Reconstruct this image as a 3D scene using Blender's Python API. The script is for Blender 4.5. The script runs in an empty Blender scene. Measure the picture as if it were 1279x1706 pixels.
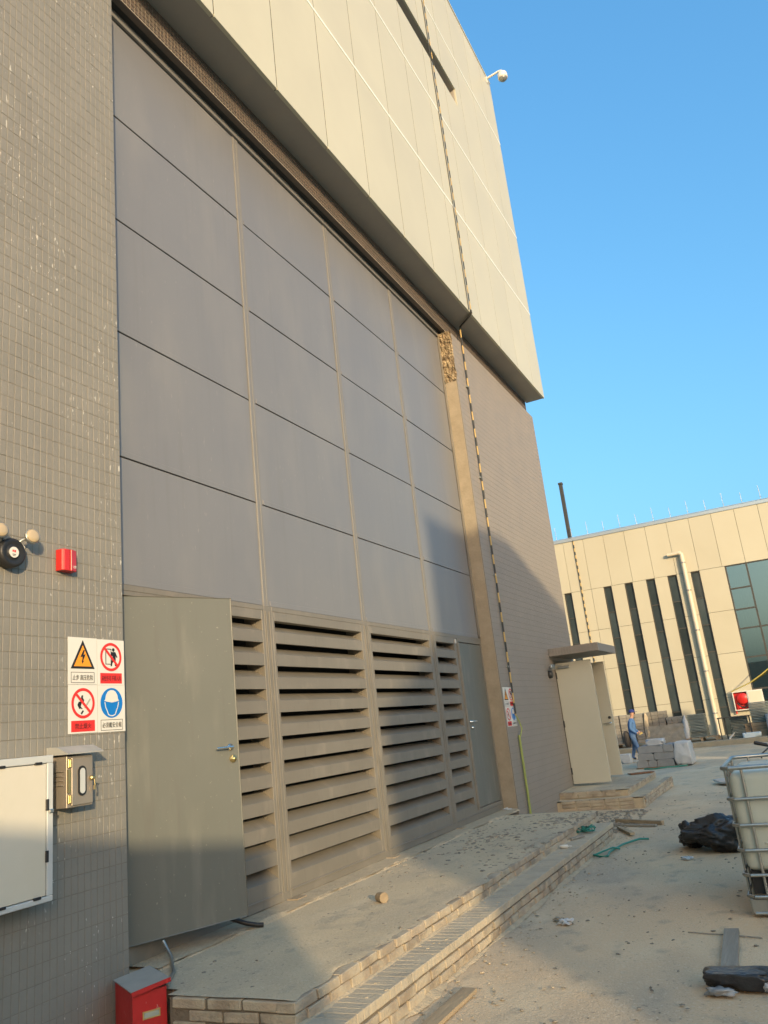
import bpy, bmesh, math, random
from mathutils import Vector, Matrix, noise
R = math.radians
random.seed(7)
scene = bpy.context.scene
col = scene.collection

# ------------------------------------------------------------------ camera, sky, sun, exposure
cam_d = bpy.data.cameras.new("camera"); cam = bpy.data.objects.new("camera", cam_d); col.objects.link(cam)
yaw, pitch, roll = 0.441116, 0.26974096, -0.1106034
fw = Vector((-math.sin(yaw)*math.cos(pitch), math.cos(yaw)*math.cos(pitch), math.sin(pitch)))
rt = Vector((math.cos(yaw), math.sin(yaw), 0)); up = rt.cross(fw)
r2 = math.cos(roll)*rt + math.sin(roll)*up; u2 = -math.sin(roll)*rt + math.cos(roll)*up
m3 = Matrix((r2, u2, -fw)).transposed()
cam.matrix_world = Matrix.Translation((4.0, 0.0, 1.62)) @ m3.to_4x4()
cam_d.sensor_fit = 'HORIZONTAL'; cam_d.sensor_width = 36.0; cam_d.lens = 36.0*1317.66/1279.0
cam_d.clip_start = 0.05; cam_d.clip_end = 2000
scene.camera = cam

SUN_TO = Vector((1.0, -1.1, 0.31)).normalized()          # towards the sun
SUN_EL = math.asin(SUN_TO.z)
world = bpy.data.worlds.new("World"); scene.world = world; world.use_nodes = True
wn = world.node_tree.nodes; wl = world.node_tree.links
bg = wn["Background"]
sky = wn.new("ShaderNodeTexSky"); sky.sky_type = 'NISHITA'; sky.sun_disc = False
sky.sun_elevation = SUN_EL; sky.sun_rotation = math.atan2(SUN_TO.x, SUN_TO.y)
sky.air_density = 1.0; sky.dust_density = 6.0; sky.ozone_density = 3.0; sky.altitude = 0
sp_ = wn.new("ShaderNodeSeparateColor"); cb_ = wn.new("ShaderNodeCombineColor"); wl.new(sky.outputs[0], sp_.inputs[0])
for ch_, (gam_, gain_) in enumerate(((1.0, 0.86), (0.78, 1.40), (0.62, 1.80))):      # one even tone curve over the whole sky, as a phone camera flattens it
    pw_ = wn.new("ShaderNodeMath"); pw_.operation = 'POWER'; pw_.inputs[1].default_value = gam_; wl.new(sp_.outputs[ch_], pw_.inputs[0])
    mu_ = wn.new("ShaderNodeMath"); mu_.operation = 'MULTIPLY'; mu_.inputs[1].default_value = gain_; wl.new(pw_.outputs[0], mu_.inputs[0]); wl.new(mu_.outputs[0], cb_.inputs[ch_])
wl.new(cb_.outputs[0], bg.inputs[0]); bg.inputs[1].default_value = 0.15
sd = bpy.data.lights.new("sun", 'SUN'); sun = bpy.data.objects.new("sun", sd); col.objects.link(sun)
sd.energy = 2.0; sd.angle = R(0.55); sd.color = (1.0, 0.77, 0.46)
sun.rotation_euler = SUN_TO.to_track_quat('Z', 'Y').to_euler(); sun.location = (40, -44, 12)
vs = scene.view_settings
scene.display_settings.display_device = 'sRGB'
vs.view_transform = 'Standard'; vs.look = 'None'; vs.gamma = 1; vs.exposure = 1.2; vs.use_curve_mapping = False

# ------------------------------------------------------------------ helpers
WOFF = {}                                                  # world offset of every object built
def tag(o, label=None, cat=None, group=None, kind=None):
    if label: o['label'] = label
    if cat: o['category'] = cat
    if group: o['group'] = group
    if kind: o['kind'] = kind
    return o
def thing(name, label, cat, loc, group=None):
    o = bpy.data.objects.new(name, None); col.objects.link(o); o.location = loc
    o.empty_display_size = 0.1
    WOFF[o.name] = Vector(loc)
    return tag(o, label, cat, group)
class MB:
    def __init__(s): s.v = []; s.f = []; s.mi = []; s.cur = 0; s.sm = []
    def add(s, vs_, fs_, smooth=False):
        b = len(s.v); s.v += [tuple(p) for p in vs_]
        for f in fs_: s.f.append(tuple(b+i for i in f)); s.mi.append(s.cur); s.sm.append(smooth)
        return s
    def box(s, x0, x1, y0, y1, z0, z1):
        if x0 > x1: x0, x1 = x1, x0
        if y0 > y1: y0, y1 = y1, y0
        if z0 > z1: z0, z1 = z1, z0
        return s.add([(x0,y0,z0),(x1,y0,z0),(x1,y1,z0),(x0,y1,z0),(x0,y0,z1),(x1,y0,z1),(x1,y1,z1),(x0,y1,z1)],
            [(0,3,2,1),(4,5,6,7),(0,1,5,4),(1,2,6,5),(2,3,7,6),(3,0,4,7)])
    def bbox(s, x0, x1, y0, y1, z0, z1, b=0.004):          # box with chamfered edges
        c = [(x0+x1)/2, (y0+y1)/2, (z0+z1)/2]; h = [abs(x1-x0)/2, abs(y1-y0)/2, abs(z1-z0)/2]
        b = min(b, min(h)*0.9)
        bm = bmesh.new(); bmesh.ops.create_cube(bm, size=2)
        for v in bm.verts: v.co = Vector((c[0]+v.co.x*h[0], c[1]+v.co.y*h[1], c[2]+v.co.z*h[2]))
        bmesh.ops.bevel(bm, geom=bm.edges[:], offset=b, segments=1, affect='EDGES', profile=0.5)
        s.frombm(bm); return s
    def frombm(s, bm, smooth=False):
        bm.verts.ensure_lookup_table(); bm.verts.index_update()
        s.add([v.co.copy() for v in bm.verts], [[v.index for v in f.verts] for f in bm.faces], smooth); bm.free(); return s
    def obox(s, o, ax, ay, az, x0, x1, y0, y1, z0, z1):    # box in a rotated frame
        o, ax, ay, az = map(Vector, (o, ax, ay, az))
        P = [o+ax*x+ay*y+az*z for z in (z0, z1) for x, y in ((x0,y0),(x1,y0),(x1,y1),(x0,y1))]
        return s.add(P, [(0,3,2,1),(4,5,6,7),(0,1,5,4),(1,2,6,5),(2,3,7,6),(3,0,4,7)])
    def prism(s, pts, d):                                  # polygon (3-D points) pushed along d
        n = len(pts); d = Vector(d); P = [Vector(p) for p in pts]; P += [p+d for p in P]
        return s.add(P, [tuple(range(n))[::-1], tuple(range(n, 2*n))]+[(i,(i+1)%n,n+(i+1)%n,n+i) for i in range(n)])
    def tube(s, pts, r, n=8, caps=True, smooth=True):
        P = [Vector(p) for p in pts]; rs = r if isinstance(r, (list, tuple)) else [r]*len(P)
        rings = []; prev = None
        for i, p in enumerate(P):
            t = (P[min(i+1, len(P)-1)]-P[max(i-1, 0)]).normalized()
            if prev is None:
                a = Vector((0,0,1)) if abs(t.z) < 0.9 else Vector((1,0,0)); u = t.cross(a).normalized()
            else: u = (prev-t*prev.dot(t)).normalized()
            prev = u; w = t.cross(u)
            rings.append([p+(u*math.cos(2*math.pi*k/n)+w*math.sin(2*math.pi*k/n))*rs[i] for k in range(n)])
        V = [q for g in rings for q in g]; F = []
        for i in range(len(P)-1):
            for k in range(n): F.append((i*n+k, i*n+(k+1)%n, (i+1)*n+(k+1)%n, (i+1)*n+k))
        s.add(V, F, smooth)
        if caps:
            s.add(rings[0], [tuple(range(n))[::-1]]); s.add(rings[-1], [tuple(range(n))])
        return s
    def lathe(s, o, axis, prof, n=20, smooth=True):        # prof: (along, radius)
        o = Vector(o); t = Vector(axis).normalized()
        a = Vector((0,0,1)) if abs(t.z) < 0.9 else Vector((1,0,0)); u = t.cross(a).normalized(); w = t.cross(u)
        V = []; F = []
        for h, r in prof:
            for k in range(n): V.append(o+t*h+(u*math.cos(2*math.pi*k/n)+w*math.sin(2*math.pi*k/n))*r)
        for i in range(len(prof)-1):
            for k in range(n): F.append((i*n+k, i*n+(k+1)%n, (i+1)*n+(k+1)%n, (i+1)*n+k))
        F.append(tuple(range(n))[::-1]); F.append(tuple(range((len(prof)-1)*n, len(prof)*n)))
        return s.add(V, F, smooth)
    def build(s, name, mats, parent=None, kind=None, origin=None, fix=True):
        me = bpy.data.meshes.new(name)
        xs, ys, zs = zip(*s.v)
        if origin is None:
            origin = Vector(((min(xs)+max(xs))/2, (min(ys)+max(ys))/2, min(zs) if parent is None else (min(zs)+max(zs))/2))
        origin = Vector(origin)
        me.from_pydata([Vector(p)-origin for p in s.v], [], s.f)
        mats = mats if isinstance(mats, (list, tuple)) else [mats]
        for m in mats: me.materials.append(m)
        me.polygons.foreach_set('material_index', s.mi); me.polygons.foreach_set('use_smooth', s.sm)
        if fix and len(s.f) < 6000:
            bm = bmesh.new(); bm.from_mesh(me); bmesh.ops.recalc_face_normals(bm, faces=bm.faces[:]); bm.to_mesh(me); bm.free()
        me.update()
        return place(name, me, origin, parent, kind)
def place(name, me, origin, parent=None, kind=None, rot=None, scale=None):
    o = bpy.data.objects.new(name, me); col.objects.link(o)
    origin = Vector(origin)
    if parent: o.parent = parent; o.location = origin-WOFF[parent.name]
    else: o.location = origin
    if rot: o.rotation_euler = rot
    if scale: o.scale = scale
    WOFF[o.name] = origin
    if kind: o['kind'] = kind
    return o
def copy_tree(o, parent=None, shift=None):
    c = o.copy(); col.objects.link(c); c.parent = parent
    if parent is None and shift is not None: c.location = Vector(o.location)+Vector(shift)
    WOFF[c.name] = WOFF[o.name]+(Vector(shift) if shift is not None else Vector())
    for ch in list(o.children): copy_tree(ch, c, shift)
    return c

def mat(name, c, c2=None, scale=3.0, rough=0.7, bump=0.0, bscale=40.0, metal=0.0, spec=0.4, rnd=0.0, detail=6, stretch=(1,1,1), contrast=(0.35,0.65), extra=None, coat=0.0):
    m = bpy.data.materials.new(name); m.use_nodes = True
    n = m.node_tree.nodes; l = m.node_tree.links; b = n["Principled BSDF"]
    b.inputs['Base Color'].default_value = (*c, 1); b.inputs['Roughness'].default_value = rough
    b.inputs['Metallic'].default_value = metal; b.inputs['Specular IOR Level'].default_value = spec
    b.inputs['Coat Weight'].default_value = coat
    geo = n.new('ShaderNodeNewGeometry'); mp = n.new('ShaderNodeMapping'); mp.inputs['Scale'].default_value = stretch
    l.new(geo.outputs['Position'], mp.inputs['Vector'])
    out = None
    if c2 is not None:
        nz = n.new('ShaderNodeTexNoise'); nz.inputs['Scale'].default_value = scale; nz.inputs['Detail'].default_value = detail; nz.inputs['Roughness'].default_value = 0.65
        l.new(mp.outputs[0], nz.inputs['Vector'])
        rp = n.new('ShaderNodeMapRange'); rp.inputs[1].default_value = contrast[0]; rp.inputs[2].default_value = contrast[1]
        l.new(nz.outputs['Fac'], rp.inputs[0])
        mx = n.new('ShaderNodeMix'); mx.data_type = 'RGBA'; mx.inputs[6].default_value = (*c, 1); mx.inputs[7].default_value = (*c2, 1)
        l.new(rp.outputs[0], mx.inputs[0]); out = mx.outputs[2]
        rr = n.new('ShaderNodeMapRange'); rr.inputs[3].default_value = max(0.03, rough-0.08); rr.inputs[4].default_value = min(1, rough+0.08)
        l.new(nz.outputs['Fac'], rr.inputs[0]); l.new(rr.outputs[0], b.inputs['Roughness'])
    if rnd:
        oi = n.new('ShaderNodeObjectInfo'); r3 = n.new('ShaderNodeMapRange'); r3.inputs[3].default_value = 1-rnd; r3.inputs[4].default_value = 1+rnd
        l.new(oi.outputs['Random'], r3.inputs[0])
        vm = n.new('ShaderNodeVectorMath'); vm.operation = 'SCALE'
        if out is not None: l.new(out, vm.inputs[0])
        else: vm.inputs[0].default_value = c
        l.new(r3.outputs[0], vm.inputs['Scale']); out = vm.outputs[0]
    if extra: out = extra(n, l, geo, out, c)
    if out is not None: l.new(out, b.inputs['Base Color'])
    if bump:
        nb = n.new('ShaderNodeTexNoise'); nb.inputs['Scale'].default_value = bscale; nb.inputs['Detail'].default_value = 5
        l.new(mp.outputs[0], nb.inputs['Vector'])
        bp = n.new('ShaderNodeBump'); bp.inputs['Strength'].default_value = bump; bp.inputs['Distance'].default_value = 0.02
        l.new(nb.outputs['Fac'], bp.inputs['Height']); l.new(bp.outputs[0], b.inputs['Normal'])
    return m

def layer(n, l, geo, base, c0, colr, sc, lo, hi, stretch=(1,1,1), mask=None, amount=1.0):
    """mix a second colour over base where a noise passes a threshold"""
    mp = n.new('ShaderNodeMapping'); mp.inputs['Scale'].default_value = stretch; l.new(geo.outputs['Position'], mp.inputs['Vector'])
    nz = n.new('ShaderNodeTexNoise'); nz.inputs['Scale'].default_value = sc; nz.inputs['Detail'].default_value = 4
    l.new(mp.outputs[0], nz.inputs['Vector'])
    rp = n.new('ShaderNodeMapRange'); rp.inputs[1].default_value = lo; rp.inputs[2].default_value = hi; rp.inputs[4].default_value = amount
    l.new(nz.outputs['Fac'], rp.inputs[0]); fac = rp.outputs[0]
    if mask:
        n2 = n.new('ShaderNodeTexNoise'); n2.inputs['Scale'].default_value = mask[0]; n2.inputs['Detail'].default_value = 3
        l.new(geo.outputs['Position'], n2.inputs['Vector'])
        r2_ = n.new('ShaderNodeMapRange'); r2_.inputs[1].default_value = mask[1]; r2_.inputs[2].default_value = mask[2]
        l.new(n2.outputs['Fac'], r2_.inputs[0])
        ml = n.new('ShaderNodeMath'); ml.operation = 'MULTIPLY'; l.new(fac, ml.inputs[0]); l.new(r2_.outputs[0], ml.inputs[1]); fac = ml.outputs[0]
    mx = n.new('ShaderNodeMix'); mx.data_type = 'RGBA'
    if base is None: mx.inputs[6].default_value = (*c0, 1)
    else: l.new(base, mx.inputs[6])
    mx.inputs[7].default_value = (*colr, 1); l.new(fac, mx.inputs[0])
    return mx.outputs[2]

def tile_extra(n, l, geo, out, c):
    out = layer(n, l, geo, out, c, (0.62,0.60,0.52), 9.0, 0.63, 0.69, (1,5,1.6), mask=(1.1,0.52,0.62), amount=0.8)
    out = layer(n, l, geo, out, c, (0.75,0.73,0.66), 55.0, 0.67, 0.70, (1,1,0.5), mask=(1.7,0.52,0.62), amount=0.85)
    return layer(n, l, geo, out, c, (0.17,0.155,0.13), 2.0, 0.5, 0.8, (1,2,0.3), amount=0.5)
def ground_extra(n, l, geo, out, c):
    out = layer(n, l, geo, out, c, (0.36,0.32,0.255), 0.8, 0.46, 0.66, (1,0.45,1), amount=0.75)
    out = layer(n, l, geo, out, c, (0.66,0.55,0.38), 1.5, 0.54, 0.72, (1,0.6,1), amount=0.6)
    out = layer(n, l, geo, out, c, (0.30,0.27,0.215), 4.5, 0.57, 0.70, (1,0.7,1), amount=0.55)
    out = layer(n, l, geo, out, c, (0.64,0.55,0.41), 45.0, 0.56, 0.68, amount=0.5)
    out = layer(n, l, geo, out, c, (0.20,0.18,0.15), 30.0, 0.62, 0.72, mask=(2.5,0.42,0.6), amount=0.75)
    return layer(n, l, geo, out, c, (0.16,0.145,0.125), 110.0, 0.62, 0.70, amount=0.6)
def dust_extra(n, l, geo, out, c):
    out = layer(n, l, geo, out, c, (0.29,0.275,0.24), 1.2, 0.48, 0.75, (1,1.5,0.5), amount=0.30)
    out = layer(n, l, geo, out, c, (0.13,0.125,0.115), 2.6, 0.56, 0.8, (1,6,0.25), amount=0.18)
    return layer(n, l, geo, out, c, (0.33,0.31,0.27), 24.0, 0.66, 0.75, (1,1.5,0.5), mask=(0.9,0.45,0.6), amount=0.4)
def leaf_extra(n, l, geo, out, c):
    out = layer(n, l, geo, out, c, (0.30,0.285,0.24), 2.2, 0.52, 0.72, (1.5,3.0,0.55), mask=(1.0,0.45,0.6), amount=0.35)
    out = layer(n, l, geo, out, c, (0.11,0.10,0.085), 3.0, 0.58, 0.75, (2,5,0.4), amount=0.3)
    return layer(n, l, geo, out, c, (0.34,0.32,0.27), 38.0, 0.68, 0.74, amount=0.5)
def smear_extra(n, l, geo, out, c):
    return layer(n, l, geo, out, c, (0.45,0.385,0.28), 6.0, 0.40, 0.60, amount=0.85)
def stripe_extra(n, l, geo, out, c):
    sp = n.new('ShaderNodeSeparateXYZ'); l.new(geo.outputs['Position'], sp.inputs[0])
    a = n.new('ShaderNodeMath'); a.operation = 'MULTIPLY_ADD'; a.inputs[1].default_value = 3.1; a.inputs[2].default_value = 0.3; l.new(sp.outputs['Z'], a.inputs[0])
    f = n.new('ShaderNodeMath'); f.operation = 'FRACT'; l.new(a.outputs[0], f.inputs[0])
    g = n.new('ShaderNodeMath'); g.operation = 'GREATER_THAN'; g.inputs[1].default_value = 0.5; l.new(f.outputs[0], g.inputs[0])
    mx = n.new('ShaderNodeMix'); mx.data_type = 'RGBA'; mx.inputs[6].default_value = (0.42,0.30,0.115,1); mx.inputs[7].default_value = (0.03,0.032,0.03,1)
    l.new(g.outputs[0], mx.inputs[0]); return mx.outputs[2]

M = {}
M['tile'] = mat('grey_tile', (0.200,0.193,0.166), (0.226,0.217,0.188), 2.5, 0.55, 0.10, 60, spec=0.4, extra=tile_extra)
M['tile_far'] = mat('grey_tile_far', (0.233,0.208,0.177), (0.261,0.231,0.196), 2.0, 0.55, 0.08, 40, spec=0.4)
M['grout'] = mat('grout', (0.170,0.157,0.127), (0.204,0.187,0.153), 20, 0.9)
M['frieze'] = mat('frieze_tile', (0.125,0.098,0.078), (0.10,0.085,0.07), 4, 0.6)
M['pale_grout'] = mat('pale_grout', (0.40,0.36,0.29), None, rough=0.9)
M['clad'] = mat('cream_cladding', (0.477,0.460,0.345), (0.505,0.491,0.374), 0.8, 0.42, 0.03, 6, spec=0.4, rnd=0.02)
M['clad_back'] = mat('dark_backing', (0.040,0.038,0.032), None, rough=0.9)
M['strip'] = mat('pale_joint_strip', (0.80,0.83,0.76), None, rough=0.35)
M['soffit'] = mat('soffit_metal', (0.324,0.304,0.265), (0.294,0.274,0.246), 1.5, 0.5, 0.02, 5)
M['steel'] = mat('grey_painted_steel', (0.175,0.177,0.183), (0.187,0.189,0.193), 0.9, 0.38, 0.22, 1.1, spec=0.45, extra=dust_extra)
M['steel2'] = mat('grey_frame_steel', (0.172,0.156,0.126), (0.189,0.174,0.143), 2.0, 0.45, 0.04, 6, spec=0.45, extra=lambda n,l,g,o,c: layer(n,l,g,layer(n,l,g,o,c,(0.30,0.265,0.21),3.0,0.55,0.75,(1,1.5,1),amount=0.35),c,(0.12,0.105,0.085),5.0,0.58,0.76,(1,4,0.5),amount=0.35))
M['mull'] = mat('mullion_steel', (0.185,0.18,0.168), (0.20,0.195,0.182), 2.0, 0.42, 0.03, 6, spec=0.45)
M['leaf'] = mat('grey_door_leaf', (0.129,0.134,0.115), (0.139,0.144,0.126), 0.9, 0.40, 0.10, 1.6, spec=0.45, extra=leaf_extra)
M['dark'] = mat('shade_black', (0.03,0.03,0.028), None, rough=0.9)  # near-black colour painted in for shade in hollows
M['plaster'] = mat('tan_plaster', (0.320,0.272,0.200), (0.264,0.224,0.160), 5, 0.9, 0.3, 30)
M['rubble'] = mat('broken_mortar', (0.40,0.32,0.20), (0.13,0.095,0.06), 11, 0.95, 0.8, 40)
M['ground'] = mat('dusty_concrete', (0.579,0.436,0.281), (0.644,0.492,0.320), 0.35, 0.92, 0.35, 70, extra=ground_extra, spec=0.2)
M['slab'] = mat('dusty_slab', (0.506,0.412,0.275), (0.570,0.465,0.312), 1.1, 0.9, 0.45, 60, extra=ground_extra, spec=0.2)
M['mortar'] = mat('sandy_mortar', (0.47,0.385,0.26), (0.38,0.315,0.22), 9, 0.95, 0.6, 50)
M['brick'] = mat('dusty_brick', (0.36,0.29,0.205), (0.30,0.25,0.19), 8, 0.92, 0.5, 60, rnd=0.2, extra=smear_extra)
M['tread'] = mat('dust_covered_brick', (0.44,0.385,0.29), (0.37,0.325,0.25), 5, 0.92, 0.5, 50, rnd=0.08, extra=smear_extra)
M['joint'] = mat('brick_joint', (0.20,0.165,0.12), (0.15,0.125,0.09), 9, 0.95, 0.5, 50)
M['kerb'] = mat('kerb_concrete', (0.31,0.28,0.20), (0.25,0.23,0.17), 3, 0.9, 0.3, 30)
M['white'] = mat('white_sheet', (0.663,0.646,0.595), (0.595,0.586,0.535), 4, 0.5)
M['panel_white'] = mat('cream_enamel', (0.574,0.536,0.429), (0.607,0.568,0.468), 2, 0.35)
M['panel_frame'] = mat('bluish_frame', (0.493,0.510,0.493), None, rough=0.35)
M['black'] = mat('black_plastic', (0.02,0.02,0.02), None, rough=0.45)
M['stainless'] = mat('stainless', (0.36,0.31,0.25), (0.32,0.28,0.225), 6, 0.42, 0.02, 8, metal=0.45)
M['brass'] = mat('brass', (0.72,0.55,0.25), None, rough=0.3, metal=0.9)
M['chrome'] = mat('chrome', (0.75,0.73,0.68), None, rough=0.18, metal=1.0)
M['glass_dark'] = mat('dark_glass', (0.035,0.05,0.055), (0.05,0.065,0.07), 1.2, 0.06, spec=0.6, rnd=0.3)
M['red'] = mat('red_paint', (0.55,0.025,0.022), (0.47,0.02,0.018), 5, 0.32, 0.03, 15, coat=0.2)
M['red_old'] = mat('worn_red_paint', (0.48,0.02,0.02), (0.40,0.018,0.018), 4, 0.4, 0.05, 25, extra=lambda n,l,g,o,c: layer(n,l,g,o,c,(0.55,0.3,0.25),30,0.68,0.72,(1,1,0.5)))
M['lid'] = mat('grey_lid', (0.36,0.36,0.33), (0.30,0.30,0.28), 6, 0.5)
M['sign_red'] = mat('sign_red', (0.62,0.03,0.025), None, rough=0.5)
M['sign_black'] = mat('sign_black', (0.015,0.015,0.015), None, rough=0.5)
M['sign_orange'] = mat('sign_orange', (0.80,0.30,0.02), None, rough=0.5)
M['sign_blue'] = mat('sign_blue', (0.005,0.17,0.52), None, rough=0.5)
M['sign_white'] = mat('sign_white', (0.648,0.632,0.570), None, rough=0.45)
M['sign_green'] = mat('sign_grey', (0.35,0.37,0.30), None, rough=0.5)
M['lens'] = mat('warm_lens', (0.42,0.33,0.20), None, rough=0.15, coat=0.5)
M['door_cream'] = mat('pale_door_paint', (0.468,0.451,0.357), (0.493,0.476,0.383), 1, 0.4)
M['far_wall'] = mat('cream_far_panel', (0.429,0.405,0.304), (0.447,0.428,0.327), 0.5, 0.5, rnd=0.025)
M['pipe_cream'] = mat('cream_pipe', (0.544,0.488,0.368), None, rough=0.4)
M['alu'] = mat('grey_aluminium', (0.30,0.32,0.31), None, rough=0.35, metal=0.6)
M['flash'] = mat('blue_grey_flashing', (0.36,0.42,0.46), None, rough=0.3, metal=0.3)
M['dark_metal'] = mat('dark_steel', (0.06,0.06,0.055), None, rough=0.5, metal=0.3)
M['stripe'] = mat('yellow_black_wrap', (0.7,0.5,0.1), None, rough=0.5, extra=stripe_extra)
M['ygreen'] = mat('yellow_green_pipe', (0.27,0.31,0.09), None, rough=0.4)
M['galv'] = mat('galvanised_tube', (0.42,0.43,0.40), (0.34,0.35,0.33), 10, 0.35, metal=0.75)
M['tank'] = mat('translucent_tank', (0.496,0.527,0.451), (0.448,0.484,0.416), 2, 0.35, spec=0.4)
M['tarp'] = mat('black_tarp', (0.016,0.016,0.018), (0.03,0.03,0.03), 8, 0.33, 0.6, 18, spec=0.5)
M['wood'] = mat('weathered_wood', (0.36,0.28,0.18), (0.26,0.20,0.13), 6, 0.85, 0.3, 30, stretch=(1,0.2,1), rnd=0.15)
M['wood_grey'] = mat('dusty_plank', (0.30,0.28,0.235), (0.24,0.225,0.19), 6, 0.9, 0.3, 30, stretch=(3,0.3,1))
M['paver'] = mat('grey_paver', (0.20,0.19,0.165), (0.25,0.235,0.20), 8, 0.9, 0.3, 30, rnd=0.18)
M['teal'] = mat('teal_grey_sheet', (0.160,0.195,0.181), (0.208,0.240,0.217), 5, 0.5, rnd=0.2)
M['kerbstone'] = mat('pale_kerbstone', (0.27,0.285,0.29), (0.23,0.245,0.25), 6, 0.8, 0.3, 40, rnd=0.12)
M['wrap_grey'] = mat('grey_plastic', (0.30,0.32,0.33), (0.22,0.24,0.25), 5, 0.4, 0.5, 12)
M['wrap'] = mat('white_wrap', (0.496,0.517,0.521), (0.416,0.443,0.454), 5, 0.35, 0.5, 12)
M['wrap_blue'] = mat('pale_blue_sack', (0.50,0.62,0.66), (0.60,0.68,0.70), 5, 0.5, 0.5, 12)
M['rope_green'] = mat('green_hose', (0.03,0.20,0.15), None, rough=0.45)
M['yellow'] = mat('yellow_cable', (0.65,0.52,0.12), None, rough=0.5)
M['rust'] = mat('rusty_orange', (0.28,0.12,0.04), (0.16,0.07,0.03), 8, 0.85, 0.3, 30)
M['skin'] = mat('skin', (0.42,0.24,0.16), None, rough=0.5)
M['jacket'] = mat('blue_work_jacket', (0.07,0.16,0.34), (0.05,0.12,0.26), 10, 0.85, 0.3, 30)
M['trousers'] = mat('blue_trousers', (0.11,0.19,0.34), (0.08,0.15,0.27), 10, 0.85, 0.3, 30)
M['cap'] = mat('navy_cap', (0.02,0.03,0.16), None, rough=0.7)
M['shoe'] = mat('dark_shoe', (0.05,0.045,0.04), None, rough=0.7)
M['curtain'] = mat('grey_curtain', (0.30,0.27,0.21), (0.22,0.20,0.16), 4, 0.9, stretch=(6,1,0.4))
M['room'] = mat('dim_room', (0.10,0.11,0.11), None, rough=0.9)
M['chip'] = mat('rubble_chip', (0.13,0.12,0.10), (0.32,0.28,0.215), 14, 0.95, 0.3, 60)
def glazing(name, tint, f0):
    m = bpy.data.materials.new(name); m.use_nodes = True; n = m.node_tree.nodes; l = m.node_tree.links
    n.remove(n["Principled BSDF"]); o = n["Material Output"]
    t = n.new('ShaderNodeBsdfTransparent'); t.inputs[0].default_value = (*tint, 1)
    g = n.new('ShaderNodeBsdfGlossy'); g.inputs['Roughness'].default_value = 0.02; g.inputs[0].default_value = (0.74,0.82,0.77,1)
    lw = n.new('ShaderNodeLayerWeight'); lw.inputs[0].default_value = 0.3
    r = n.new('ShaderNodeMapRange'); r.inputs[3].default_value = f0; r.inputs[4].default_value = 0.95; l.new(lw.outputs['Fresnel'], r.inputs[0])
    x = n.new('ShaderNodeMixShader'); l.new(r.outputs[0], x.inputs[0]); l.new(t.outputs[0], x.inputs[1]); l.new(g.outputs[0], x.inputs[2]); l.new(x.outputs[0], o.inputs[0])
    return m
M['glazing'] = glazing('green_glazing', (0.42,0.47,0.43), 0.28)

# ------------------------------------------------------------------ ground
def gz(x, y):
    t = min(1, max(0, (y-14)/12)); return -0.15*t*t*(3-2*t)
def build_ground():
    xs = [-300,-100,-40,-20,-10,-5,-2]+[-1+0.1*i for i in range(60)]+[5.5,7,10,15,25,50,120,300]
    ys = [-300,-100,-40,-20,-10,-4,0,2,3]+[3.4+0.12*i for i in range(100)]+[15.6+0.5*i for i in range(50)]+[42,50,80,150,320]
    V = []; F = []
    for y in ys:
        for x in xs:
            z = gz(x, y)
            if -1 <= x <= 5 and 3 < y < 24: z += 0.010*noise.noise((x*0.9, y*0.9, 0))+0.005*noise.noise((x*4, y*4, 3))-0.006
            V.append((x, y, z))
    nx = len(xs)
    for j in range(len(ys)-1):
        for i in range(nx-1): F.append((j*nx+i, j*nx+i+1, (j+1)*nx+i+1, (j+1)*nx+i))
    b = MB(); b.add(V, F, True); o = b.build('ground', M['ground'], origin=(0,0,0), fix=False)
    tag(o, kind='structure')
build_ground()

# ------------------------------------------------------------------ the warehouse
house = thing('warehouse_building', 'tall grey tiled and cream clad warehouse with a louvred equipment gate', 'building', (0, 8, 0))
b = MB()                                                     # mass behind the facade
b.box(-14, -1.2, -4, 16.85, 0, 17.2)
b.box(-1.2, -0.55, -4, 16.85, 8.60, 17.2)
b.box(-1.2, -0.30, 4.0, 12.1, 8.24, 8.56)
b.build('building_core', M['clad_back'], house)

def tile_mesh(w, h, t=0.008, bev=0.0018):
    mb = MB(); y, z = w/2, h/2
    V = [(0,-y,-z),(0,y,-z),(0,y,z),(0,-y,z),(t-bev,-y,-z),(t-bev,y,-z),(t-bev,y,z),(t-bev,-y,z),
         (t,-y+bev,-z+bev),(t,y-bev,-z+bev),(t,y-bev,z-bev),(t,-y+bev,z-bev)]
    F = [(0,1,5,4),(1,2,6,5),(2,3,7,6),(3,0,4,7),(4,5,9,8),(5,6,10,9),(6,7,11,10),(7,4,8,11),(8,9,10,11)]
    return V, F
def tile_field(x, y0, y1, z0, z1, skip=None, pw=0.05, ph=0.1, gap=0.0040, jit=0.0012, pick=None):
    """returns list of (y,z) of single tiles and an MB with the others"""
    V, F = tile_mesh(pw-gap, ph-gap); mb = MB(); singles = []
    ny = int(round((y1-y0)/pw)); nz = int(round((z1-z0)/ph))
    for j in range(nz):
        for i in range(ny):
            y = y1-(i+0.5)*pw; z = z0+(j+0.5)*ph
            if skip and skip(y, z): continue
            if pick and (round(y,3), round(z,3)) in pick: singles.append((y, z)); continue
            dx = random.uniform(-jit, jit*0.4)
            mb.add([(x-0.008+p[0]+dx, y+p[1], z+p[2]) for p in V], F)
    return singles, mb
W1T, W2T = 8.17, 8.17
wall = MB().box(-1.2, -0.0024, -4, 4.088, 0, W1T).build('tiled_wall', M['grout'], house)
def hidden_w1(y, z):
    return (3.60 < y < 4.09 and 1.82 < z < 2.40) or (y < 3.40 and 0.95 < z < 1.68)
cand = []
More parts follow.
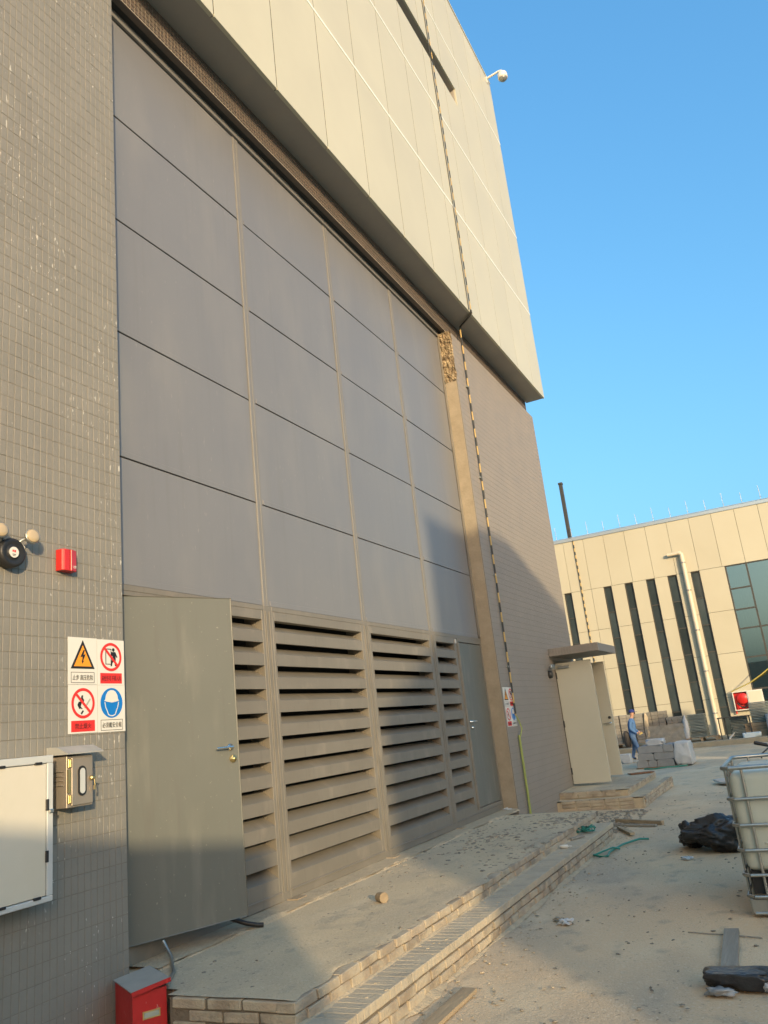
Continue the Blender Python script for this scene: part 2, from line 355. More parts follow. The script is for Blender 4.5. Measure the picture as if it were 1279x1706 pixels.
for j in range(0, 81):
    for i in range(0, 21):
        y = 4.088-(i+0.5)*0.05; z = (j+0.5)*0.1
        if not hidden_w1(y, z) and z > 0.55 and y > 3.05+0.0*(z): cand.append(((y-0)**2+16+(z-1.62)**2, round(y,3), round(z,3)))
cand.sort(); pick = set((c[1], c[2]) for c in cand[:298])
singles, field = tile_field(0, 1.488, 4.088, 0.0, W1T, pick=pick)
tV, tF = tile_mesh(0.05-0.0040, 0.1-0.0040)
tmb = MB(); tmb.add([(p[0]-0.008, p[1], p[2]) for p in tV], tF); tm = bpy.data.meshes.new('tile'); tm.from_pydata(tmb.v, [], tmb.f); tm.materials.append(M['tile'])
for (y, z) in singles:
    place('tile', tm, (random.uniform(-0.001,0.0006), y, z), wall, rot=(random.uniform(-.004,.004), random.uniform(-.006,.006), random.uniform(-.008,.008)))
field.build('tile_field', M['tile'], wall, kind='stuff', fix=False)

wall2 = MB()
Y2a, Y2b, DZ0, DZ1, DYa, DYb = 11.98, 16.98, 0.0, 2.56, 15.36, 16.72
wall2.box(-0.5, -0.0022, Y2a, DYa, 0, W2T).box(-0.5, -0.0022, DYb, Y2b, 0, W2T).box(-0.5, -0.0022, DYa, DYb, DZ1, W2T)
wall2.box(-1.2, -0.5, Y2a+0.02, Y2b-0.02, 0, W2T)
wall2 = wall2.build('tiled_wall', M['grout'], house)
_, field = tile_field(0, Y2a, Y2b, 0.0, W2T, skip=lambda y, z: DYa-0.02 < y < DYb+0.02 and z < DZ1+0.05, gap=0.0035, jit=0.0003)
field.build('tile_field', M['tile_far'], wall2, kind='stuff', fix=False)
# reveal between gate and the second tiled wall, its top broken open
MB().box(-0.22, -0.012, Y2a-0.015, Y2a, 0.30, 7.30).build('plaster_reveal', M['plaster'], house)
def rough_patch(x0, x1, y, z0, z1, nx, nz, amp):
    V = []; F = []
    for j in range(nz+1):
        for i in range(nx+1):
            x = x0+(x1-x0)*i/nx; z = z0+(z1-z0)*j/nz
            d = amp*(0.45+0.6*noise.fractal((x*26, 3.1, z*13), 0.6, 2.2, 5))
            ex = 0.014*noise.noise((z*6, i, 0)) if i in (0, nx) else 0
            V.append((x+ex, y-max(0.0, d), z+0.03*noise.noise((x*30, 1, j))))
    for j in range(nz):
        for i in range(nx): F.append((j*(nx+1)+i, j*(nx+1)+i+1, (j+1)*(nx+1)+i+1, (j+1)*(nx+1)+i))
    return V, F
b = MB(); V, F = rough_patch(-0.225, 0.012, Y2a-0.004, 7.28, 8.22, 20, 90, 0.055); b.add(V, F)
b.build('broken_edge', M['rubble'], house, fix=False)

# frieze under the overhang
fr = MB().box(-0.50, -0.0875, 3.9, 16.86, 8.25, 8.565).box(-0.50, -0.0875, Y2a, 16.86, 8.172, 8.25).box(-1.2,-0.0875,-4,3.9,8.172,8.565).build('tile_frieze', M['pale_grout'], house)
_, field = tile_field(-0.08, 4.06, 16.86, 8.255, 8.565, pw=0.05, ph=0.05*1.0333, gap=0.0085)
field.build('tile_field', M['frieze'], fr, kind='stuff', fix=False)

MB().box(-0.21, -0.155, 4.09, 11.97, 8.239, 8.2495).build('head_shade', M['dark'], house)  # dark strip standing in for the shaded underside above the head rail
MB().box(-0.1549, -0.088, 4.09, 11.97, 8.241, 8.2495).build('frieze_underside', M['frieze'], house)
# cream cladding box that overhangs the gate
XE = 0.346
bk = MB()
bk.box(-0.085, XE-0.0028, 1.0, 16.96, 8.60, 14.04).box(-0.085, XE-0.0028, 1.0, 16.96, 14.51, 17.38).box(-0.085, XE-0.0028, 13.56, 16.96, 14.04, 14.51)
bk.box(-0.54, -0.25, 1.0, 16.96, 14.0, 14.55)
bk.build('cladding_backing', M['clad_back'], house)
MB().box(-0.088, 0.335, 1.0, 16.985, 8.572, 8.598).build('soffit', M['soffit'], house)
sl = MB(); sl.box(-0.24, 0.311, 1.0, 13.555, 14.05, 14.058).box(-0.25, 0.311, 13.548, 13.558, 14.058, 14.495); sl.box(-0.245, 0.311, 1.0, 13.548, 14.495, 14.503)
sl.build('slot_lining', M['soffit'], house)
sw = MB().box(-0.235, -0.225, 1.0, 13.54, 14.06, 14.49).build('slot_window', M['glass_dark'], house)
yj = [1.8+1.1*k for k in range(14)]+[16.985]
yj = [y if y < 16.2 else y for y in yj]; yj[-2] = 16.1
rows = [8.564, 10.72, 12.82, 15.55, 17.42]; g = 0.008; gs = 0.02
def cpanel(boxes):
    mb = MB()
    for (y0, y1, z0, z1) in boxes: mb.bbox(0.30, XE, y0, y1, z0, z1, 0.0012)
    mb.build('cladding_panel', M['clad'], house)
for r in range(4):
    for k in range(len(yj)-1):
        y0, y1 = yj[k]+g, yj[k+1]-g; z0, z1 = rows[r]+(gs if r else 0), rows[r+1]-gs
        if r == 2:
            if y1 < 13.56: cpanel([(y0, y1, z0, 14.05)]); cpanel([(y0, y1, 14.5, z1)])
            elif y0 < 13.56: cpanel([(y0, y1, z0, 14.05), (13.55, y1, 14.0501, 14.4999), (y0, y1, 14.5, z1)])
            else: cpanel([(y0, y1, z0, z1)])
        else: cpanel([(y0, y1, z0, z1)])
for z in rows[1:4]:
    MB().box(0.312, XE+0.005, 1.8, 16.99, z-gs+0.001, z+gs-0.001).build('joint_strip', M['strip'], house)
MB().bbox(-0.2, XE+0.012, 1.0, 17.0, 17.425, 17.47, 0.006).build('roof_coping', M['clad'], house)

# ---- steel gate wall
GX = -0.22
yE = [4.10, 6.162, 8.112, 10.045, 11.965]                    # bay edges
zR = [2.873, 3.885, 4.965, 6.025, 7.085, 8.16]
MB().box(-0.34, -0.30, 4.05, 11.98, 2.78, 8.24).build('gate_backing', M['clad_back'], house)
for bay in range(4):
    for r in range(5):
        y0, y1 = yE[bay]+0.03, yE[bay+1]-0.03
        z0, z1 = zR[r]+0.004, zR[r+1]-0.004
        mb = MB(); mb.bbox(-0.30, -0.243, y0, y1, z0, z1, 0.0025)
        if r < 5: mb.bbox(-0.2425, -0.236, y0+0.04, y1-0.04, z0, z0+0.05, 0.002)   # folded lip over the joint
        p = mb.build('gate_panel', M['steel'], house)
        p.rotation_euler = (0, random.uniform(-.0015,.0015), random.uniform(-.002,.002))
for k in range(1, 4):
    y = yE[k]; mb = MB()
    mb.bbox(-0.2425, -0.237, y-0.048, y+0.048, 2.875, 8.16, 0.002)
    mb.bbox(-0.2365, -0.229, y-0.046, y-0.030, 2.875, 8.15, 0.002)
    mb.bbox(-0.2365, -0.233, y+0.012, y+0.044, 2.875, 8.15, 0.002)
    mb.build('mullion', M['mull'], house)
    mb = MB(); mb.bbox(-0.30, -0.222, y-0.062, y+0.062, 0.33, 2.873, 0.003)
    mb.bbox(-0.2215, -0.2155, y-0.045, y-0.028, 0.40, 2.82, 0.002).bbox(-0.2215, -0.2165, y+0.012, y+0.042, 0.40, 2.82, 0.003)
    mb.build('mullion', M['steel2'], house)
mb = MB(); mb.bbox(-0.2425, -0.212, 4.09, 11.965, 8.165, 8.235, 0.004); mb.build('head_rail', M['mull'], house)
mb = MB()
for k in range(4):
    mb.bbox(-0.30, -0.221, yE[k]+(0.062 if k else 0), yE[k+1]-(0.062 if k < 3 else 0), 2.826, 2.872, 0.003)
mb.build('transom', M['steel2'], house)
for y0, y1 in ((11.935, 11.965), (4.09, 4.12)):
    MB().bbox(-0.242, -0.21, y0, y1, 2.9, 8.16, 0.003).build('jamb', M['steel2'], house)
# louvre banks
PIT = 0.2108; TOP = 2.739
def blade_mesh(w):
    mb = MB(); x = 0.0; h = w/2
    prof = [(0,0),(0,0.106),(-0.13,0.184),(-0.1312,0.1812),(-0.0025,0.1035),(-0.0025,0.012),(-0.03,0.002),(-0.03,0.0)]
    mb.prism([(px, -h, pz) for px, pz in prof], (0, w, 0)); return mb
def louvre(y0, y1, oy0, oy1):
    L = MB()
    L.bbox(-0.30, -0.222, y0, oy0, 0.41, 2.826, 0.003).bbox(-0.30, -0.222, oy1, y1, 0.41, 2.826, 0.003)
    L.bbox(-0.30, -0.2225, oy0, oy1, TOP, 2.826, 0.003)
    L.box(-0.42, -0.30, oy0-0.01, oy0, 0.41, 2.8).box(-0.42, -0.30, oy1, oy1+0.01, 0.41, 2.8)
    fr_ = L.build('louvre_bank', M['steel2'], house)
    mb = blade_mesh(oy1-oy0-0.002); me = bpy.data.meshes.new('blade'); me.from_pydata(mb.v, [], mb.f); me.materials.append(M['steel2'])
    for k in range(11):
        z = TOP-PIT*(k+1) if k < 10 else 0.41
        if k == 10:
            mb = MB(); w = (oy1-oy0-0.002)/2
            prof = [(0,0),(0,0.116),(-0.13,0.194),(-0.1312,0.1912),(-0.0025,0.1135),(-0.0025,0)]
            mb.prism([(px, -w, pz) for px, pz in prof], (0, 2*w, 0)); me = bpy.data.meshes.new('blade'); me.from_pydata(mb.v, [], mb.f); me.materials.append(M['steel2'])
        place('blade', me, (-0.2235, (oy0+oy1)/2, z+0.0005), fr_, rot=(random.uniform(-.001,.001), 0, 0))
louvre(5.33, 6.10, 5.385, 6.058)
louvre(6.224, 8.05, 6.26, 7.985)
louvre(8.174, 9.983, 8.22, 9.905)
louvre(10.107, 10.90, 10.14, 10.815)
# bottom rails and door frames
mb = MB()
for k, (a, c) in enumerate(((5.33, 6.10), (6.224, 8.05), (8.174, 9.983), (10.107, 11.965))):
    mb.bbox(-0.30, -0.2215, a, c, 0.332, 0.4095, 0.003)
    mb.bbox(-0.2215, -0.214, a+0.02, c-0.02, 0.395, 0.4085, 0.002)
mb.bbox(-0.30, -0.2215, 4.10, 5.33, 0.332, 0.445, 0.003)
mb.build('bottom_rail', M['steel2'], house)
mb = MB(); mb.bbox(-0.33, -0.29, 4.10, 4.21, 0.446, 2.79, 0.003).bbox(-0.30, -0.222, 4.10, 5.33, 2.79, 2.826, 0.003).bbox(-0.32, -0.30, 5.29, 5.33, 0.446, 2.79, 0.003)
mb.build('door_frame', M['steel2'], house)
mb = MB(); mb.bbox(-0.30, -0.2205, 10.90, 11.005, 0.41, 2.826, 0.004).bbox(-0.30, -0.2205, 11.94, 11.975, 0.41, 2.826, 0.004).bbox(-0.30, -0.2205, 11.005, 11.94, 2.775, 2.826, 0.003).bbox(-0.30, -0.2205, 11.005, 11.94, 0.41, 0.462, 0.003)
mb.bbox(-0.2204, -0.205, 10.905, 10.93, 0.45, 2.82, 0.003).bbox(-0.2204, -0.212, 10.96, 10.985, 0.47, 2.78, 0.003)
mb.build('door_frame', M['steel2'], house)
def lever(mb, o, out, along, L=0.12):
    o = Vector(o); out = Vector(out); along = Vector(along)
    mb.lathe(o, out, [(0,0.026),(0.008,0.026),(0.010,0.012),(0.045,0.011)], 14)
    mb.tube([o+out*0.045, o+out*0.05+along*0.02, o+out*0.05+along*L], [0.011,0.010,0.008], 8)
d = MB().bbox(-0.285, -0.232, 11.013, 11.932, 0.468, 2.768, 0.004).build('door', M['leaf'], house)
mb = MB(); lever(mb, (-0.232, 11.085, 1.63), (1,0,0), (0,1,0), 0.15); mb.build('handle', M['chrome'], d)
mb = MB(); mb.lathe((-0.232, 11.12, 1.545), (1,0,0), [(0,0.025),(0.012,0.025),(0.014,0.012),(0.03,0.011)], 14); mb.build('lock', M['chrome'], d)
# the leaf that stands open, hinged beside the tiled wall
hx, hy = -0.262, 4.225; fx, fy = 0.125, 5.12
ax = Vector((fx-hx, fy-hy, 0)); LW = ax.length; ax.normalize(); nrm = Vector((ax.y, -ax.x, 0))    # outer face normal
mb = MB(); bm = bmesh.new(); bmesh.ops.create_cube(bm, size=1)
for v in bm.verts:
    p = Vector((hx, hy, 0))+ax*((v.co.x+0.5)*LW)+nrm*((v.co.y)*0.05)+Vector((0,0,0.452+(v.co.z+0.5)*2.325)); v.co = p
bmesh.ops.bevel(bm, geom=bm.edges[:], offset=0.006, segments=2, affect='EDGES', profile=0.5)
mb.frombm(bm); leaf = mb.build('door', M['leaf'], house); tag(leaf, 'grey leaf swung open, hinged beside the tiled wall')
ho = Vector((hx, hy, 0))+ax*(LW-0.075)+nrm*0.025
mb = MB(); lever(mb, ho+Vector((0,0,1.635)), nrm, -ax, 0.135); mb.build('handle', M['chrome'], leaf)
mb = MB(); mb.lathe(ho+Vector((0,0,1.55))+ax*0.02, nrm, [(0,0.028),(0.012,0.028),(0.014,0.013),(0.03,0.012)], 16); mb.build('lock', M['brass'], leaf)
for z in (0.75, 1.6, 2.5): MB().tube([(hx+0.012, hy-0.012, z-0.06), (hx+0.012, hy-0.012, z+0.06)], 0.012, 8).build('hinge', M['steel2'], leaf)
mb = MB(); mb.bbox(-0.22, -0.205, 10.83, 10.87, 2.745, 2.80, 0.003); mb.build('door_contact', M['white'], house)

# canopy and double door in the second tiled wall
cn = MB().bbox(-0.004, 0.93, 15.06, 16.78, 2.655, 2.805, 0.006).build('canopy', M['tile_far'], house)
mb = MB()
for i in range(17): mb.box(0.02+i*0.055, 0.068+i*0.055, 15.053, 15.062, 2.66, 2.725); mb.box(0.02+i*0.055, 0.068+i*0.055, 15.053, 15.062, 2.73, 2.80)
mb.build('fascia_tile', M['tile_far'], cn, kind='stuff')
def leaf2(y, x0, x1):
    d = MB().bbox(x0, x1, y-0.022, y+0.022, 0.318, 2.53, 0.004).build('door', M['door_cream'], house)
    for z in (0.55, 1.4, 2.3): MB().tube([(x0+0.004, y-0.03, z-0.06), (x0+0.004, y-0.03, z+0.06)], 0.012, 8).build('hinge', M['dark_metal'], d)
    return d
d1 = leaf2(15.37, 0.01, 0.70); d2 = leaf2(16.70, 0.01, 0.665)
tag(d2, 'pale leaf with lever handle behind the other open leaf')
mb = MB(); lever(mb, (0.60, 16.678, 1.31), (0,-1,0), (-1,0,0), 0.13); mb.build('handle', M['chrome'], d2)
mb = MB(); mb.lathe((0.60, 16.678, 1.42), (0,-1,0), [(0,0.028),(0.012,0.028),(0.014,0.012),(0.02,0.011)], 14); mb.build('lock', M['dark_metal'], d2)
mb = MB(); mb.bbox(0.06, 0.28, 15.315, 15.346, 2.42, 2.47, 0.006); mb.tube([(0.16,15.31,2.47),(0.05,15.2,2.50),(0.01,15.1,2.52)], 0.01, 6); mb.build('door_closer', M['alu'], d1)

# ------------------------------------------------------------------ brick platform with steps
def rock_variants(w, d, h, n, amp, name, mk='brick'):                   # slightly uneven brick blocks
    out = []
    for k in range(n):
        bm = bmesh.new(); bmesh.ops.create_cube(bm, size=1)
        for v in bm.verts: v.co = Vector((v.co.x*w, v.co.y*d, v.co.z*h))+Vector((random.uniform(-amp,amp), random.uniform(-amp,amp), random.uniform(-amp,amp)))
        bmesh.ops.bevel(bm, geom=bm.edges[:], offset=0.0025 if mk == 'tread' else 0.005, segments=1, affect='EDGES', profile=0.5)
        me = bpy.data.meshes.new(name); bm.to_mesh(me); bm.free(); me.materials.append(M[mk]); out.append(me)
    return out
ZP, ZT = 0.308, 0.192; X1, X2 = 1.33, 1.565; YA, YB = 3.9, 11.35
steps = thing('brick_steps', 'long dusty brick platform with one step in front of the louvred gate', 'steps', (0.7, 7.6, 0))
def topsheet(x0, x1, y0, y1, z, st, amp, seed, edge=0.0):
    nx = max(2, int((x1-x0)/st)); ny = max(2, int((y1-y0)/st)); V = []; F = []
    for j in range(ny+1):
        for i in range(nx+1):
            x = x0+(x1-x0)*i/nx; y = y0+(y1-y0)*j/ny
            zz = z+amp*(noise.noise((x*1.3, y*1.3, seed))+0.4*noise.noise((x*7, y*7, seed+2)))
            if i == nx: x += edge*noise.noise((y*3, 0, seed)); zz -= 0.004
            V.append((x, y, zz))
    for j in range(ny):
        for i in range(nx): F.append((j*(nx+1)+i, j*(nx+1)+i+1, (j+1)*(nx+1)+i+1, (j+1)*(nx+1)+i))
    return V, F
b = MB(); b.box(-0.9, 0.47, 4.14, YB-0.014, 0, ZP-0.008).box(0.30, 0.469, 4.03, 4.139, 0, ZP-0.0082).box(0.47, X1-0.016, YA+0.016, YB-0.014, 0, ZP-0.0081); b.box(X1-0.016, X2-0.016, YA+0.014, YB-0.3, 0, ZT-0.006)
b.build('mortar_core', M['joint'], steps)
b = MB(); V, F = topsheet(-0.9, X1-0.03, 4.125, YB-0.02, ZP+0.003, 0.045, 0.006, 1.0, 0.09); b.add(V, F, True)
V, F = topsheet(0.45, X1-0.03, YA+0.02, 4.135, ZP+0.003, 0.045, 0.006, 1.0, 0.09); b.add(V, F, True)
V, F = topsheet(0.29, 0.46, 4.02, 4.135, ZP+0.003, 0.03, 0.006, 1.0, 0.0); b.add(V, F, True)
b.build('slab', M['slab'], steps, fix=False)
BR = rock_variants(0.115, 0.228, 0.053, 5, 0.004, 'brick'); HD = rock_variants(0.235, 0.0745, 0.053, 5, 0.0012, 'brick', 'tread'); BX = rock_variants(0.228, 0.115, 0.053, 4, 0.004, 'brick')
def lay(ms, x, y, z, parent, j=0.004, a=1.0):
    place('brick', random.choice(ms), (x+random.uniform(-j,j), y+random.uniform(-j,j)*0.5, z+random.uniform(-j,j)*0.5), parent,
          rot=(a*random.uniform(-.015,.015), a*random.uniform(-.015,.015), a*random.uniform(-.02,.02)))
y = YA+0.04
nb = 0
while y < YB-0.32: lay(HD, (X1+X2)/2-0.002, y, ZT-0.026, steps, 0.0012, 0.2); y += 0.078; nb += 1
for row, (x, z, off) in enumerate(((X2-0.058, 0.098, 0.0), (X2-0.058, 0.036, 0.12), (X1-0.058, ZP-0.029, 0.0), (X1-0.058, ZP-0.088, 0.12))):
    y = YA+0.115+off
    while y < YB-(0.42 if x > X1 else 0.12): lay(BR, x, y, z, steps); y += 0.242
for z, x, xm in ((ZP-0.029, 0.614, 1.12), (ZP-0.088, 0.731, 1.23), (ZP-0.15, 0.614, 1.12), (ZP-0.212, 0.731, 1.23), (0.036, 0.614, 1.12)):      # the end that faces the camera
    while x < xm: lay(BX, x, YA+0.058, z, steps); x += 0.242
for z, off in ((ZP-0.029, 0), (ZP-0.088, 0.12), (ZP-0.15, 0)):
    x = 0.12+off
    while x < X1-0.1: lay(BX, x, YB-0.058, z, steps); x += 0.242
# mortar squeezed out along the foot of each riser and along the gate
def fillet(x, y0, y1, z, w, h, seed, side=1):
    V = []; F = []; n = int((y1-y0)/0.035)
    for i in range(n+1):
        yy = y0+(y1-y0)*i/n; k = max(0.03, 0.5+0.75*noise.noise((yy*1.7, seed, 0))+0.45*noise.noise((yy*8.0, seed, 4)))
        V += [(x-0.012*side, yy, z+h*k), (x+side*w*k*0.35, yy, z+h*k*0.45), (x+side*w*k, yy, z-0.004)]
    for i in range(n): F += [(3*i, 3*i+3, 3*i+4, 3*i+1), (3*i+1, 3*i+4, 3*i+5, 3*i+2)]
    return V, F
b = MB(); V, F = fillet(X1, YA, YB-0.3, ZT, 0.04, 0.026, 3.0); b.add(V, F); V, F = fillet(X2, YA, YB-0.3, 0.0, 0.06, 0.030, 8.0); b.add(V, F)
V, F = fillet(0.02, 4.32, 11.9, ZP, 0.05, 0.034, 5.0); b.add(V, F); V, F = topsheet(-0.30, 0.022, 4.32, 11.9, ZP+0.021, 0.04, 0.008, 21.0, 0.03); b.add(V, F)
b.build('mortar_fillet', M['mortar'], steps, fix=False)

landing = thing('door_landing', 'two tier brick landing in front of the pale double door under the canopy', 'steps', (0.7, 15.6, 0))
b = MB(); b.box(-0.3, 1.44, 14.06, 17.6, gz(0,17)-0.1, 0.145); b.box(-0.3, 1.17, 14.30, 17.3, 0.14, 0.262); b.build('mortar_core', M['mortar'], landing)
b = MB(); V, F = topsheet(-0.3, 1.455, 14.05, 17.6, 0.165, 0.12, 0.004, 11, 0.01); b.add(V, F, True); V, F = topsheet(-0.1, 1.19, 14.285, 17.3, 0.278, 0.12, 0.004, 12, 0.01); b.add(V, F, True)
b.build('slab', M['slab'], landing, fix=False)
for z, y, xm in ((0.137, 14.105, 1.40), (0.078, 14.105, 1.40), (0.018, 14.105, 1.40), (0.25, 14.34, 1.14), (0.205, 14.34, 1.14)):
    x = 0.12 if random.random() < .5 else 0.2
    while x < xm-0.06: lay(BX, x, y, z, landing, 0.006); x += 0.242
for z, x, y0, y1 in ((0.137, 1.395, 14.24, 17.5), (0.078, 1.395, 14.3, 17.5), (0.018, 1.395, 14.24, 17.5), (0.25, 1.13, 14.5, 17.2)):
    y = y0
    while y < y1: lay(BR, x, y, z, landing, 0.006); y += 0.242

# ------------------------------------------------------------------ far building
FY = 36.0
far = thing('annex_building', 'long cream panelled annex with tall narrow dark windows behind the pallets', 'building', (0, 40, -0.15))
MB().box(-16, 2.2, FY+0.16, 50, -0.2, 9.0).box(2.2, 9, FY+2.5, 50, -0.2, 9.0).box(2.2, 9, FY+0.16, FY+2.5, 6.9, 9.0).build('building_core', M['room'], far)
PX = [-4.07+0.926*k for k in range(-13, 14)]
WX = [(-4.39,-4.06),(-2.60,-2.25),(-1.67,-1.32),(-0.74,-0.37),(0.17,0.55),(1.13,1.49)]
WX = [(-4.39-0.926*k, -4.06-0.926*k) for k in range(10, 0, -1) if k % 3]+WX
def fpanel(x0, x1, z0, z1): MB().bbox(x0+0.006, x1-0.006, FY, FY+0.05, z0+0.006, z1-0.006, 0.003).build('wall_panel', M['far_wall'], far)
MB().box(-16, 2.2, FY+0.035, FY+0.06, 6.75, 9.12).box(2.2, 9, FY+0.035, FY+0.06, 6.81, 9.12).build('panel_backing', M['clad_back'], far)
for k in range(len(PX)-1): fpanel(PX[k], PX[k+1], 6.80, 9.13)
zz = [-0.15, 1.48, 3.23, 4.96, 6.80]
edges = [-16.0]+[e for w in WX for e in w]+[2.50]
for k in range(0, len(edges), 2):
    x0, x1 = edges[k], edges[k+1]
    MB().box(x0, x1, FY+0.04, FY+0.16, -0.15, 6.8).build('pier', M['clad_back'], far)
    cuts = [x0]+[p for p in PX if x0+0.25 < p < x1-0.25]+[x1]
    if k == 0: cuts = [x0, x1]
    for a, c in zip(cuts, cuts[1:]):
        for z0, z1 in zip(zz, zz[1:]): fpanel(a, c, z0, z1)
for (x0, x1) in WX:
    w = MB(); 
    w.box(x0, x0+0.03, FY+0.03, FY+0.12, 0.0, 6.79).box(x1-0.03, x1, FY+0.03, FY+0.12, 0.0, 6.79)
    tr = [0.0, 1.12, 2.25, 3.38, 4.5, 5.65, 6.79]
    for z in tr: w.box(x0+0.03, x1-0.03, FY+0.06, FY+0.12, z-0.022, z+0.022)
    w = w.build('window', M['dark_metal'], far)
    if x0 > -5:
        for z0, z1 in zip(tr, tr[1:]):
            p = MB().box(x0+0.03, x1-0.03, FY+0.085, FY+0.095, z0+0.022, z1-0.022).build('pane', M['glass_dark'], w)
            p.rotation_euler = (random.uniform(-.02,.02), 0, random.uniform(-.02,.02))
    else: MB().box(x0+0.03, x1-0.03, FY+0.085, FY+0.095, 0.0, 6.79).build('pane', M['glass_dark'], w)
gl = MB(); gx = [2.52, 3.34, 5.0, 6.6, 8.3]; gzs = [0.05, 1.7, 2.97, 4.14, 4.93, 5.81, 6.79]
for i, x in enumerate(gx): gl.box(x-0.035, x+0.035, FY+0.02, FY+0.12, -0.1, 6.79)
for i in range(len(gx)-1):
    for j, z in enumerate(gzs):
        if i and j not in (0, 1, 3, 6): continue
        gl.box(gx[i]+0.035, gx[i+1]-0.035, FY+0.03, FY+0.12, z-0.03, z+0.03)
gl = gl.build('curtain_wall', M['dark_metal'], far)
for i in range(len(gx)-1):
    zs_ = gzs if i == 0 else [gzs[j] for j in (0, 1, 3, 6)]
    for z0, z1 in zip(zs_, zs_[1:]): MB().box(gx[i]+0.035, gx[i+1]-0.035, FY+0.07, FY+0.08, z0+0.03, z1-0.03).build('pane', M['glazing'], gl)
b = MB(); V = []; n = 40
for i in range(n+1):
    x = 2.56+0.5*i/n; yv = FY+0.4+0.035*math.sin(i*1.3)+0.02*math.sin(i*2.9)
    for j, z in enumerate((0.1, 3.0, 5.2, 6.7)): V.append((x+(0.10*(3-j)/3 if j < 3 else 0)*0.6, yv, z))
b.add(V, [(4*i+j, 4*i+4+j, 4*i+5+j, 4*i+1+j) for i in range(n) for j in range(3)], True); b.build('curtain', M['curtain'], far, fix=False)
MB().bbox(-16, 9, FY-0.03, FY+0.3, 9.135, 9.18, 0.004).build('coping', M['flash'], far)
b = MB(); b.box(-16, 9, FY+0.10, FY+0.115, 9.18, 9.30); b.tube([(-16, FY+0.1, 9.325), (9, FY+0.1, 9.325)], 0.018, 6); b.build('roof_rail', M['flash'], far)
for k in range(20):
    x = -6.55+0.735*k; h = 9.95 if k % 2 else 9.80
    b = MB(); b.tube([(x, FY+0.13, 9.18), (x-0.02, FY+0.13, h)], 0.009, 5); b.tube([(x-0.05, FY+0.13, 9.45), (x+0.05, FY+0.13, 9.45)], 0.008, 5); b.tube([(x-0.03, FY+0.13, 9.72), (x+0.03, FY+0.13, 9.72)], 0.007, 5)
    b.build('lightning_rod', M['alu'], far)
b = MB(); b.bbox(-3.86, -3.70, FY+0.3, FY+0.46, 9.0, 12.0, 0.01); b.bbox(-3.88, -3.68, FY+0.28, FY+0.48, 12.0, 12.1, 0.01); b.build('roof_post', M['dark_metal'], far)
b = MB(); px, py = 0.93, FY-0.16
b.tube([(0.36, py, 7.66), (0.82, py, 7.67)], 0.075, 12); b.tube([(0.80, py, 7.665), (0.88, py, 7.66), (0.93, py, 7.60), (px, py, 7.5)], 0.085, 12); b.tube([(px, py, 7.52), (px, py, 0.04)], 0.095, 14)
b.build('downpipe', M['pipe_cream'], far)
b = MB()
for z in (0.9, 2.6, 4.3, 6.0, 7.2): b.lathe((px, py, z), (0,0,1), [(0,0.098),(0,0.108),(0.05,0.108),(0.05,0.098)], 14); b.box(px-0.02, px+0.02, py+0.09, FY, z, z+0.05)
b.build('pipe_bracket', M['alu'], far)
b = MB(); b.tube([(-3.58, FY-0.03, 9.15), (-3.55, FY-0.03, 0.05)], 0.028, 8); tag(b.build('striped_conduit', M['stripe']), 'yellow and black striped conduit running up the cream annex', 'conduit')

# raised kerb platform where the pallets stand
b = MB(); b.bbox(-16, 9, 32.05, FY-0.001, -0.25, 0.04, 0.02); tag(b.build('pavement', M['kerb']), kind='structure')

# hose cabinet
hc = thing('hose_cabinet', 'open white fire hose cabinet with red reel on the annex wall', 'hose cabinet', (2.0, 35.9, 0.93))
b = MB(); x0, x1, z0, z1 = 1.73, 2.30, 0.93, 1.67; yb, yf = 35.99, 35.76
b.box(x0, x1, yb-0.01, yb, z0, z1).box(x0, x0+0.03, yf, yb-0.01, z0, z1).box(x1-0.03, x1, yf, yb-0.01, z0, z1).box(x0+0.03, x1-0.03, yf, yb-0.01, z1-0.03, z1).box(x0+0.03, x1-0.03, yf, yb-0.01, z0, z0+0.03)
b.build('cabinet_box', M['white'], hc)
MB().box(x0+0.03, x1-0.03, yb-0.02, yb-0.012, z0+0.03, z1-0.03).build('lining', M['red'], hc)
b = MB(); b.lathe((2.09, yf+0.03, 1.38), (0,1,0), [(0,0.21),(0.012,0.22),(0.02,0.12),(0.1,0.12),(0.11,0.22),(0.12,0.21)], 24); b.build('reel', M['red'], hc)
b = MB(); b.tube([(1.86, yf+0.08, 1.22), (1.95, yf+0.05, 1.08), (2.08, yf+0.06, 1.02), (2.2, yf+0.05, 1.1)], 0.03, 8); b.build('hose', M['black'], hc)
b = MB(); b.lathe((1.9, yf+0.03, 1.05), (0,1,0), [(0,0.06),(0.06,0.06)], 12); b.box(1.83,1.86,yf+0.02,yf+0.1,0.98,1.15); b.build('valve', M['red'], hc)
b = MB(); b.bbox(2.305, 2.86, yf-0.02, yf+0.005, z0+0.22-0.22, z1, 0.004); d = b.build('cabinet_door', M['white'], hc)
b = MB(); b.bbox(2.35, 2.81, yf-0.025, yf-0.021, z0+0.05, z1-0.05, 0.001); b.build('door_panel', M['panel_white'], d)
b = MB(); b.tube([(1.75, 35.9, 0.93), (1.75, 35.9, 0.80)], 0.03, 8); b.build('feed_pipe', M['red'], hc)
b = MB(); b.tube([(1.73, 35.7, 1.69), (2.05, 35.5, 1.80), (2.5, 35.2, 1.95), (3.0, 35.0, 2.22), (3.6, 34.8, 2.6), (4.4, 34.6, 3.0)], 0.022, 6)
tag(b.build('cable', M['yellow']), 'yellow cable slung up from the hose cabinet across the glazing', 'cable')

